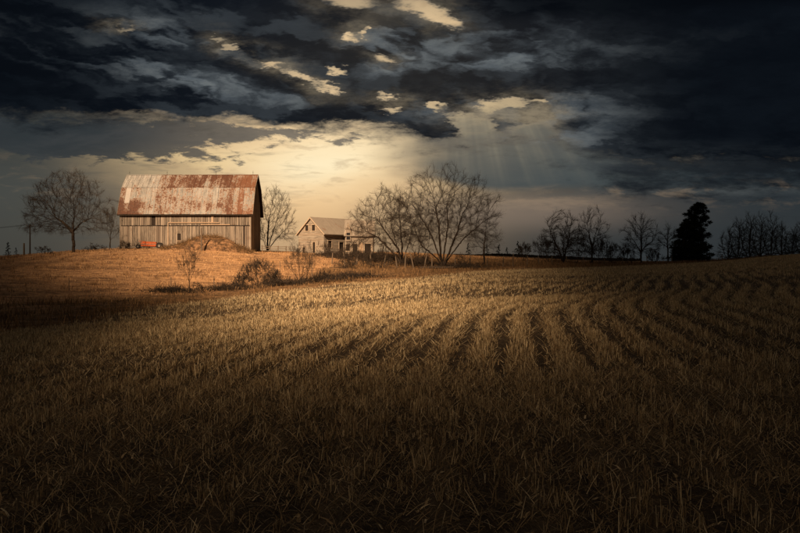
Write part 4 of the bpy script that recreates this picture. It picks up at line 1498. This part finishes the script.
def opening(parent, p0, d, nrm_, h, name='window'):
    a, b, z0_, z1_ = h
    f_ = MB()
    w = 0.11
    for (q0, q1, r0_, r1_) in ((a - w, a, z0_ - w, z1_ + w), (b, b + w, z0_ - w, z1_ + w), (a, b, z1_, z1_ + w), (a, b, z0_ - w, z0_)):
        P_ = [p0 + d * s_ + nrm_ * o_ + up_ * z_ for o_ in (0.085, 0.0) for (s_, z_) in ((q0, r0_), (q1, r0_), (q1, r1_), (q0, r1_))]
        f_.add(P_, [(0, 1, 2, 3), (4, 7, 6, 5), (0, 4, 5, 1), (1, 5, 6, 2), (2, 6, 7, 3), (3, 7, 4, 0)])
    f_.build('window_frame' if name == 'window' else 'door_frame', M['trim'], parent)


for i, h_ in enumerate(g_holes):
    opening(hwall, NEAR, dg, ng, h_, 'door' if i == 0 else 'window')
for i, h_ in enumerate(s_holes):
    opening(hwall, NEAR, ds_, ns, h_, 'door' if i == 1 else 'window')
# roof
oh2 = 0.3
rf = MB()
for sgn in (0, 1):
    a0, a1 = (-0.38, GW / 2) if sgn == 0 else (GW + 0.38, GW / 2)
    slope = (HR - HE) / (GW / 2)
    z0_ = HE - slope * 0.38
    P_ = [hp(a0, -oh2, z0_), hp(a0, GL + oh2, z0_), hp(a1, GL + oh2, HR), hp(a1, -oh2, HR)]
    P_ += [q_ + up_ * 0.13 for q_ in P_]
    rf.add(P_, [(0, 3, 2, 1), (4, 5, 6, 7), (0, 1, 5, 4), (1, 2, 6, 5), (2, 3, 7, 6), (3, 0, 4, 7)])
hroof = rf.build('roof', M['house_roof'], house)
for sgn in (0, 1):
    a0 = -0.38 if sgn == 0 else GW + 0.38
    MB().beam(hp(a0, -oh2 - .03, z0_ + .03), hp(GW / 2, -oh2 - .03, HR + .03), 0.06, 0.2).build('rake_board', M['trim'], hroof)
# roofing sheets standing proud on the visible slope
nrf = 13
for i in range(nrf):
    b0_, b1_ = -oh2 + (GL + 2 * oh2) * i / nrf + .015, -oh2 + (GL + 2 * oh2) * (i + 1) / nrf - .015
    lift = 0.15 + random.Random(i).uniform(0, 0.03)
    P_ = [hp(-0.42, b0_, z0_ + lift - .02), hp(-0.42, b1_, z0_ + lift - .02), hp(GW / 2, b1_, HR + lift), hp(GW / 2, b0_, HR + lift)]
    P_ += [q_ - up_ * 0.03 for q_ in P_]
    MB().add(P_, [(0, 1, 2, 3), (4, 7, 6, 5), (0, 4, 5, 1), (1, 5, 6, 2), (2, 6, 7, 3), (3, 7, 4, 0)]).build('roof_sheet', M['house_roof'], hroof)

# wing
wx0, wx1 = at(345, HY + 3) - hcx, at(373, HY + 3) - hcx
wy0, wy1 = 3.0, 9.0
WE, WR = 19.5 * kx, 34.5 * kx
w_core = MB()
pf = [(wy0 + .06, -0.8), (wy1, -0.8), (wy1, WE), ((wy0 + wy1) / 2, WR - .1), (wy0 + .06, WE)]
vs = [(x_, a, z) for x_ in (wx0 + .06, wx1 - .06) for (a, z) in pf]
w_core.add(vs, [tuple(range(5))[::-1], tuple(range(5, 10))] + [(i, (i + 1) % 5, (i + 1) % 5 + 5, i + 5) for i in range(5)])
wing = w_core.build('wing', M['gap_shade_wood'], house)
WL = wx1 - wx0
w_holes = [(1.35, 2.25, 0.0, 1.75), (3.55, 4.7, 0.0, 1.8), (0.2, 0.9, 0.5, 1.7)]
clap(wing, Vector((wx0, wy0, 0)), Vector((1, 0, 0)), Vector((0, -1, 0)), lambda z: (0.02, WL - .02), -0.3, WE - .05, 14, w_holes, 3)
clap(wing, Vector((wx1, wy0, 0)), Vector((0, 1, 0)), Vector((1, 0, 0)), lambda z: (0.02, wy1 - wy0 - .02), -0.3, WE - .05, 14, [(1.5, 2.6, .9, 2.2)], 4)
for h_ in w_holes:
    opening(wing, Vector((wx0, wy0, 0)), Vector((1, 0, 0)), Vector((0, -1, 0)), h_, 'door')
MB().box(wx0 + 2.5, wx0 + 3.3, wy0 - 0.12, wy0 - 0.06, -0.1, 2.0).build('door', M['pale_wood'], wing)
wr = MB()
ym = (wy0 + wy1) / 2
slw = (WR - WE) / (ym - wy0)
for (a0, a1) in ((wy0 - .35, ym), (wy1 + .35, ym)):
    z0w = WE - slw * 0.35
    P_ = [Vector((wx0 - .2, a0, z0w)), Vector((wx1 + .3, a0, z0w - 0.1)), Vector((wx1 + .3, a1, WR - 0.15)), Vector((wx0 - .2, a1, WR))]
    P_ += [q_ + up_ * 0.12 for q_ in P_]
    wr.add(P_, [(0, 3, 2, 1), (4, 5, 6, 7), (0, 1, 5, 4), (1, 2, 6, 5), (2, 3, 7, 6), (3, 0, 4, 7)])
wroof = wr.build('roof', M['board'], wing)
for i in range(11):
    if i in (6, 9):
        continue
    rn_ = random.Random(40 + i)
    a, b = wx0 - .2 + (WL + .5) * i / 11 + .01, wx0 - .2 + (WL + .5) * (i + 1) / 11 - .01
    t0_ = 0.0 if i not in (4, 5, 8) else rn_.uniform(0.2, 0.5)
    y0_, y1_ = wy0 - .38 + (ym - wy0 + .38) * t0_, ym
    za_, zc_ = WE - slw * .38 + (WR - WE + slw * .38) * t0_ + .12, WR + .12
    dz0 = -0.1 * (i / 11)
    P_ = [Vector((a, y0_, za_ + dz0)), Vector((b, y0_, za_ + dz0)), Vector((b, y1_, zc_ + dz0)), Vector((a, y1_, zc_ + dz0))]
    P_ = [q_ + up_ * .03 for q_ in P_] + P_
    MB().add(P_, [(0, 1, 2, 3), (4, 7, 6, 5), (0, 4, 5, 1), (1, 5, 6, 2), (2, 6, 7, 3), (3, 7, 4, 0)]).build('roof_sheet', M['house_roof'], wing)
# small steep wall dormer where wing and house meet
dm = MB()
dx0, dx1 = at(345.5, HY + 2) - hcx, at(350.5, HY + 2) - hcx
dmm = (dx0 + dx1) / 2
pf = [(dx0, WE - 1.2), (dx1, WE - 1.2), (dx1, WE + .1), (dmm, WE + 1.9), (dx0, WE + .1)]
vs = [(a, y_, z) for y_ in (2.75, 5.0) for (a, z) in pf]
dm.add(vs, [tuple(range(5)), tuple(range(9, 4, -1))] + [(i, i + 5, (i + 1) % 5 + 5, (i + 1) % 5) for i in range(5)])
dor = dm.build('dormer', M['board'], house)
MB().beam((dx0 - .15, 2.72, WE), (dmm, 2.72, WE + 2.05), .12, .12).build('rake_board', M['trim'], dor)
MB().beam((dx1 + .15, 2.72, WE), (dmm, 2.72, WE + 2.05), .12, .12).build('rake_board', M['trim'], dor)
MB().box(dmm - .32, dmm + .32, 2.68, 2.75, WE - .9, WE + .3).build('window', M['glass'], dor)

# ------------------------------------------------------------------ mound
mx, my = at(208, 147), 147.0
nn, mm = 90, 44
gx, gy = np.meshgrid(np.linspace(-8.2, 8.2, nn), np.linspace(-4, 4.5, mm))
prof_m = np.interp(gx, [-8.2, -6, -3.5, -1.8, 0, 1.8, 3.2, 5, 7, 8.2], [0, 0.45, 1.2, 1.95, 2.35, 2.3, 1.7, 0.95, 0.3, 0])
hm = prof_m * np.clip(1 - (gy / 3.7) ** 2, 0, 1) ** 0.8
hm = hm + 0.6 * fbm(gx / 1.3, gy / 1.3, 5, 70) * np.clip(hm * 1.5, 0, 1) - 0.45 * np.clip(1 - hm * 4, 0, 1)
gw_ = ground_z(gx + mx, gy + my)
V = np.stack([gx, gy, gw_ + hm - 0.05], -1).reshape(-1, 3)
V[:, 2] -= gw_.mean()
idx = np.arange(nn * mm).reshape(mm, nn)
Fm = np.stack([idx[:-1, :-1], idx[:-1, 1:], idx[1:, 1:], idx[1:, :-1]], -1).reshape(-1, 4)
mound = empty('earth_mound', (mx, my, gw_.mean()))
tag(mound, 'long low heap of earth, straw and brush in front of the barn', 'heap')
link('heap', np_mesh('heap', V, Fm, None, True), M['mound'], mound)
ns_ = 2600
rx, ry = rng.uniform(-7.4, 7.4, ns_), rng.uniform(-3.6, 1.5, ns_)
hx = np.interp(rx, [-8.2, -6, -3.5, -1.8, 0, 1.8, 3.2, 5, 7, 8.2], [0, 0.45, 1.2, 1.95, 2.35, 2.3, 1.7, 0.95, 0.3, 0]) * np.clip(1 - (ry / 3.7) ** 2, 0, 1) ** 0.8
p0 = np.stack([rx, ry, ground_z(rx + mx, ry + my) - gw_.mean() + hx - 0.1], -1)
dd = rng.normal(0, 1, (ns_, 3)); dd[:, 2] = np.abs(dd[:, 2]) * 0.7 + 0.1
dd /= np.linalg.norm(dd, axis=1, keepdims=True)
p1 = p0 + dd * rng.uniform(0.25, 0.95, (ns_, 1))
sg_ = np.concatenate([p0, np.full((ns_, 1), .022), p1, np.full((ns_, 1), .008)], 1)
tag(link('brush', seg_mesh('brush', sg_, rng.uniform(0.0, 1, ns_)), M['weeds'], mound), kind='stuff')

# ------------------------------------------------------- orange machine
zx, zy = at(150, 151.5), 151.5
mach = empty('farm_machine', (zx, zy, gz(zx, zy) - 0.02), R(4))
tag(mach, 'orange painted farm machine with dark wheels parked against the barn wall', 'farm machine')
body = MB()
pf = [(-1.35, 0.42), (1.0, 0.36), (1.25, 0.75), (1.0, 1.12), (-0.9, 1.2), (-1.5, 0.92)]
vs = [(a, y_, z) for y_ in (-0.55, 0.55) for (a, z) in pf]
body.add(vs, [tuple(range(6)), tuple(range(11, 5, -1))] + [(i, i + 6, (i + 1) % 6 + 6, (i + 1) % 6) for i in range(6)])
bo = body.build('hopper', M['orange'], mach)
MB().box(-1.5, 1.1, -0.58, -0.551, 0.72, 0.80).build('side_rail', M['steel'], bo)
MB().box(-1.75, -0.8, -0.5, 0.5, 1.2, 1.27).build('cover', M['orange'], mach)
MB().box(-2.4, 1.9, -0.3, 0.3, 0.26, 0.36).build('chassis', M['steel'], mach)
for xx in (1.62, -1.9):
    for yy in (-0.6, 0.6):
        w_ = MB().disc_wheel((xx, yy, 0.52 if xx > 0 else 0.36), 0.52 if xx > 0 else 0.36, 0.24, 18, 'y').build('wheel', M['rubber'], mach)
        MB().disc_wheel((xx, yy, 0.52 if xx > 0 else 0.36), 0.22 if xx > 0 else 0.15, 0.29, 12, 'y').build('rim', M['steel'], w_)
MB().beam((-2.3, 0, 0.32), (-3.6, -0.1, 0.22), 0.1).build('drawbar', M['steel'], mach)
MB().tube([(-2.5, 0, 0.3), (-2.5, 0, 0.7), (-2.35, 0, 1.15)], [0.04, 0.04, 0.03], 6).build('lever', M['steel'], mach)


# ------------------------------------------------------------------ posts and fences
def post(u, y, h, label, group, r=0.07, lean=0.0, lean_y=0.0, mat='post', name='fence_post'):
    x = at(u, y)
    z = gz(x, y)
    o = MB().tube([(0, 0, -0.2), (lean * .5, lean_y * .5, h * .55), (lean, lean_y, h)], [r * 1.05, r, r * .85], 7).build(name, M[mat], None, (x, y, z))
    tag(o, label, 'post', group)
    return o


post(201.5, 142.5, 3.6, 'tall pale post standing in front of the earth heap', None, 0.13)
post(24, 141, 1.9, 'stout dark post on the left skyline beside the utility pole', None, 0.14)
for (u, y, h, lb) in [(171, 84, 1.15, 'thin post in the strip left of the lone sapling, nearer one'), (69, 80, 1.1, 'thin post in the dark strip at far left'),
                      (214, 86, 1.2, 'thin post in the strip right of the lone sapling'), (312, 98, 2.6, 'tall thin post right of the open bush'), (280, 108, 1.3, 'thin post between the two bushes of the strip')]:
    post(u, y, h, lb, None, 0.035)
# leaning ruined posts under the tangled tree
pl = [(332, 128, 1.6, .1, 'next to the scrub below the house corner'), (345, 126, 1.9, -.25, 'below the dormer, leaning left'), (356, 127, 1.5, .3, 'below the wing doors, leaning right'),
      (371, 124, 1.9, -.1, 'right of the wing, almost upright'), (384, 123, 1.6, .25, 'at the left foot of the tangled tree'), (397, 121, 1.5, -.2, 'in front of the tangled tree'),
      (405, 121, 2.0, .1, 'just right of the tangled tree base'), (414, 120, 2.3, -.6, 'strongly leaning left between the two big trees'), (424, 120, 1.9, .4, 'leaning right, left of the largest tree'), (432, 121, 1.4, .0, 'short and upright at the largest tree')]
for (u, y, h, ln, lb) in pl:
    post(u, y, h, 'broken grey post ' + lb, 'broken posts under the trees', 0.085, ln, 0.1)
fl = [(455, 124, 1.3), (470, 127, 1.5), (487, 130, 1.4), (503, 132, 1.6), (513, 134, 1.9), (527, 138, 1.5), (539, 143, 1.5), (552, 148, 1.4), (566, 152, 1.3), (583, 156, 1.3), (604, 158, 1.3), (623, 160, 1.3), (647, 162, 1.4), (672, 163, 1.3), (700, 165, 1.3), (722, 167, 1.2)]
names_f = ['first field fence post right of the largest tree', 'second field fence post right of the largest tree', 'field fence post below the slim bare tree', 'field fence post just past the slim bare tree',
           'tallest field fence post, left of the lone far spruce', 'field fence post right of the lone far spruce', 'field fence post left of the bare pair', 'field fence post under the bare pair, left one',
           'field fence post under the bare pair, middle one', 'field fence post under the bare pair, right one', 'field fence post just right of the bare pair', 'field fence post left of the rounded bare tree',
           'field fence post right of the rounded bare tree', 'field fence post left of the evergreen', 'field fence post at the foot of the evergreen', 'field fence post left of the thicket']
prev = None
rw = random.Random(5)
for (u, y, h), lb in zip(fl, names_f):
    o = post(u, y, h, lb, 'field fence posts', 0.08, rw.uniform(-.12, .12))
    if prev is not None:
        a, ha = prev
        for q_ in (0.5, 0.8):
            p0_, p1_ = a.location + Vector((0, 0, ha * q_)), o.location + Vector((0, 0, h * q_))
            mid = (p0_ + p1_) / 2 - Vector((0, 0, 0.06))
            wo_ = MB().tube([p0_, mid, p1_], [0.008] * 3, 4).build('fence_wire', M['lightning'])
            tag(wo_, ('upper' if q_ > .6 else 'lower') + ' wire to the ' + lb, 'wire', 'field fence wires')
    prev = (o, h)
# rail fence between barn and house
rail = empty('rail_fence', (at(262, 158), 158, gz(at(262, 158), 158)))
tag(rail, 'old split rail fence between the bare tree by the barn and the house', 'fence')
us = [262, 270, 278, 286, 294]
bp = rail.location
pts = []
for i, u in enumerate(us):
    y = 158 + (i % 2) * 0.7
    x = at(u, y); z = gz(x, y)
    pts.append(Vector((x, y, z)) - bp)
    MB().tube([(x - bp.x, y - bp.y, z - bp.z - .2), (x - bp.x + .03, y - bp.y, z - bp.z + 1.25)], [0.075, 0.06], 6).build('post', M['post'], rail)
for i in range(len(us) - 1):
    for hgt in (0.35, 0.7, 1.05):
        MB().beam(pts[i] + Vector((-.1, -.08, hgt + rw.uniform(-.06, .06))), pts[i + 1] + Vector((.1, -.08, hgt + rw.uniform(-.06, .06))), 0.08, 0.1).build('rail', M['post'], rail)
for (u, y, wd_, ht, n_, lb) in [(357, 146, 5.6, 2.0, 3200, 'long dark tangle of brush in front of the house wing'), (386, 138, 4.2, 2.0, 2400, 'dark tangle of brush behind the tangled bare tree'), (418, 127, 4.0, 1.6, 2000, 'brush tangle between the tangled tree and the largest tree'), (330, 152, 2.6, 1.2, 900, 'small brush tangle under the house corner'), (228, 84, 2.2, 0.7, 700, 'low brush tangle left of the rounded brown bush'), (282, 87, 2.4, 0.9, 900, 'brush tangle joining the rounded bush and the open bush'), (324, 91, 2.6, 0.8, 900, 'low brush tangle just right of the open bush'), (352, 98, 3.2, 0.8, 900, 'low brush tangle on the field edge below the house'), (462, 122, 3.6, 1.0, 1000, 'brush tangle right of the largest tree on the field edge'), (172, 81, 2.2, 0.5, 600, 'low brush tangle around the foot of the lone sapling')]:
    x = at(u, y); z = gz(x, y)
    px_, py_ = rng.normal(0, wd_ * .5, n_), rng.normal(0, 0.9, n_)
    top_ = ht * np.exp(-(px_ / wd_) ** 2) * (0.75 + 0.6 * vnoise(px_ * 1.1 + u, py_ * .9, 3))
    pz_ = ground_z(px_ + x, py_ + y) - z + rng.uniform(0, 0.75, n_) * np.maximum(top_, 0.1)
    p0 = np.stack([px_, py_, pz_], -1)
    dd = rng.normal(0, 1, (n_, 3)); dd[:, 2] = np.abs(dd[:, 2]) * 0.8
    dd /= np.linalg.norm(dd, axis=1, keepdims=True)
    p1 = p0 + dd * rng.uniform(0.2, 0.8, (n_, 1))
    sg_ = np.concatenate([p0, np.full((n_, 1), .022), p1, np.full((n_, 1), .009)], 1)
    br_ = empty('brush_pile', (x, y, z))
    tag(br_, lb, 'brush pile', 'brush tangles before the house')
    tag(link('branches', seg_mesh('branches', sg_, rng.uniform(0, 1, n_)), M['twig'], br_), kind='stuff')
# gate hurdle debris near the house
for i, (u, y, lb) in enumerate([(338, 150, 'fallen grey plank below the house corner'), (366, 147, 'fallen grey plank below the house wing'), (392, 140, 'fallen plank behind the tangled tree')]):
    x = at(u, y); z = gz(x, y)
    o = MB().beam((-1.6, 0, 0.15), (1.7, 0.3, 0.55 if i % 2 else 0.3), 0.28, 0.05).build('fallen_plank', M['pale_wood'], None, (x, y, z))
    tag(o, lb, 'plank', 'fallen planks')
# rotten log lying under the tangled tree
lx, ly = at(437, 119), 119
o = MB().tube([(-2.2, 0, .2), (-.7, .1, .24), (1.2, -.05, .22), (2.2, 0, .3)], [.16, .19, .17, .12], 9).build('log', M['bark'], None, (lx, ly, gz(lx, ly)))
tag(o, 'grey log lying in the grass at the foot of the largest tree', 'log')

# utility pole with wires on the left
px, py = at(30, 170), 170.0
pz = gz(px, py)
pole = empty('utility_pole', (px, py, pz))
tag(pole, 'thin utility pole on the far left skyline', 'utility pole')
ph_ = (262 - 224) / F * py - pz
MB().tube([(0, 0, -.5), (0, 0, ph_ * .5), (0, 0, ph_)], [.15, .13, .1], 8).build('pole', M['bark_dark'], pole)
MB().beam((-.7, 0, ph_ - .35), (.7, 0, ph_ - .35), .1).build('crossarm', M['bark_dark'], pole)
for dx_ in (-.6, .6):
    MB().tube([(dx_, 0, ph_ - .3), (dx_, 0, ph_ - .12)], [.05, .04], 6).build('insulator', M['steel'], pole)
    pts = [(dx_ - 60 * k_ / 12, 22 * k_ / 12, ph_ - .12 - 2.2 * (1 - (k_ / 6 - 1) ** 2) * 0.6 + 0.35 * k_ / 12) for k_ in range(13)]
    MB().tube(pts, [.02] * 13, 4).build('wire', M['lightning'], pole)

# distant wood along the far hill
fx_, fy_, hh_ = [], [], []
n = 5200
uu = rng.uniform(430, 640, n)
yy = rng.uniform(1150, 1330, n)
xx_ = (uu - 400) / F * yy
zz_ = base_z(xx_, yy)
hgt = rng.uniform(4, 8, n) * (0.7 + 0.5 * fbm(xx_ / 60, yy / 90, 3, 90))
Rw = rng.uniform(1.6, 3.6, n)
V = np.stack([np.stack([xx_ - Rw, yy, zz_ - 1], -1), np.stack([xx_ + Rw, yy + rng.uniform(-2, 2, n), zz_ - 1], -1),
              np.stack([xx_ + Rw * .5, yy, zz_ + hgt * .8], -1), np.stack([xx_ - Rw * .3, yy, zz_ + hgt], -1)], 1)
me = np_mesh('far_wood', V.reshape(-1, 3), np.arange(n * 4).reshape(-1, 4), {'tint': np.repeat(rng.uniform(0, .5, n), 4)})
tag(link('far_wood', me, M['bark_dark']), 'dark far off wood along the distant hill', 'wood', kind='stuff')

# ------------------------------------------------------------------ unseen cloud slab added to shape the sunlight
CZ = 450.0
off = Vector((SUN_DIR.x, SUN_DIR.y, 0)) / SUN_DIR.z * CZ
m = M['cloud']
Nd.nt = m.node_tree
p = geo_pos()
x, y, z = sep(p)
k1, k2 = SUN_DIR.x / SUN_DIR.z, SUN_DIR.y / SUN_DIR.z
gxn = x - (z * k1)                       # where the sunlight passing here reaches the ground
gyn = y - (z * k2)
wob = noise(comb(gxn / 26.0, gyn / 26.0), 1.0, 4, 0.55)
wob2 = noise(comb(gxn / 9.0, gyn / 9.0), 1.0, 3, 0.5)
yy_ = gyn + (wob - 0.5) * 20.0
rt = gxn / gyn.max(6.0)                  # the gap narrows towards the near field
rt = rt + (wob - 0.5) * 0.07
L1 = sstep(-0.44, -0.19, rt - sstep(95, 55, gyn) * 0.10)
L2 = Nd.m('POWER', sstep(0.25, -0.11, rt), 1.5)
N1 = Nd.m('POWER', sstep(4.0, 33, gyn + (wob - 0.5) * 8.0), 1.6)
T = L1 * L2 * (N1 * 0.985 + 0.015)
T = T * sstep(250, 185, gyn) * sstep(0, 5, gyn)
T = T * (0.8 + wob2 * 0.4)
thin = 0.012
T = T.clamp() * (1 - thin) + thin
tr = m.node_tree.nodes.new('ShaderNodeBsdfTransparent')
df = m.node_tree.nodes.new('ShaderNodeBsdfDiffuse')
df.inputs['Color'].default_value = (0.32, 0.36, 0.42, 1)
tl = m.node_tree.nodes.new('ShaderNodeBsdfTranslucent')
tl.inputs['Color'].default_value = (0.17, 0.21, 0.28, 1)
mx1 = m.node_tree.nodes.new('ShaderNodeMixShader')
mx1.inputs[0].default_value = 0.5
mx2 = m.node_tree.nodes.new('ShaderNodeMixShader')
o_ = m.node_tree.nodes.new('ShaderNodeOutputMaterial')
ln = m.node_tree.links
ln.new(df.outputs[0], mx1.inputs[1]); ln.new(tl.outputs[0], mx1.inputs[2])
Ts = Nd.m('SQRT', T)
ln.new(Ts.s, mx2.inputs[0]); ln.new(mx1.outputs[0], mx2.inputs[1]); ln.new(tr.outputs[0], mx2.inputs[2])
ln.new(mx2.outputs[0], o_.inputs[0])
nc = 90
gx, gy = np.meshgrid(np.linspace(-700, 1150, nc), np.linspace(-160, 1750, nc))
top = CZ + 16 + 22 * np.clip(fbm(gx / 60, gy / 60, 4, 5) + .4, 0, 1)
bot = CZ - 4 + 9 * fbm(gx / 45, gy / 45, 4, 6)
Vt = np.stack([gx + off.x, gy + off.y, top], -1).reshape(-1, 3)
Vb = np.stack([gx + off.x, gy + off.y, bot], -1).reshape(-1, 3)
idx = np.arange(nc * nc).reshape(nc, nc)
Ft = np.stack([idx[:-1, :-1], idx[:-1, 1:], idx[1:, 1:], idx[1:, :-1]], -1).reshape(-1, 4)
Fb = Ft[:, ::-1] + nc * nc
rim_ = np.concatenate([idx[0, :], idx[1:, -1], idx[-1, -2::-1], idx[-2:0:-1, 0]])
r2 = np.roll(rim_, -1)
Fr = np.stack([rim_, rim_ + nc * nc, r2 + nc * nc, r2], -1)
me = np_mesh('light_shaping_cloud', np.concatenate([Vt, Vb]), np.concatenate([Ft, Fb, Fr]), None, True)
tag(link('light_shaping_cloud', me, M['cloud']), 'unseen cloud slab added overhead, its gap shaped to pool the sunlight', 'cloud', kind='structure')
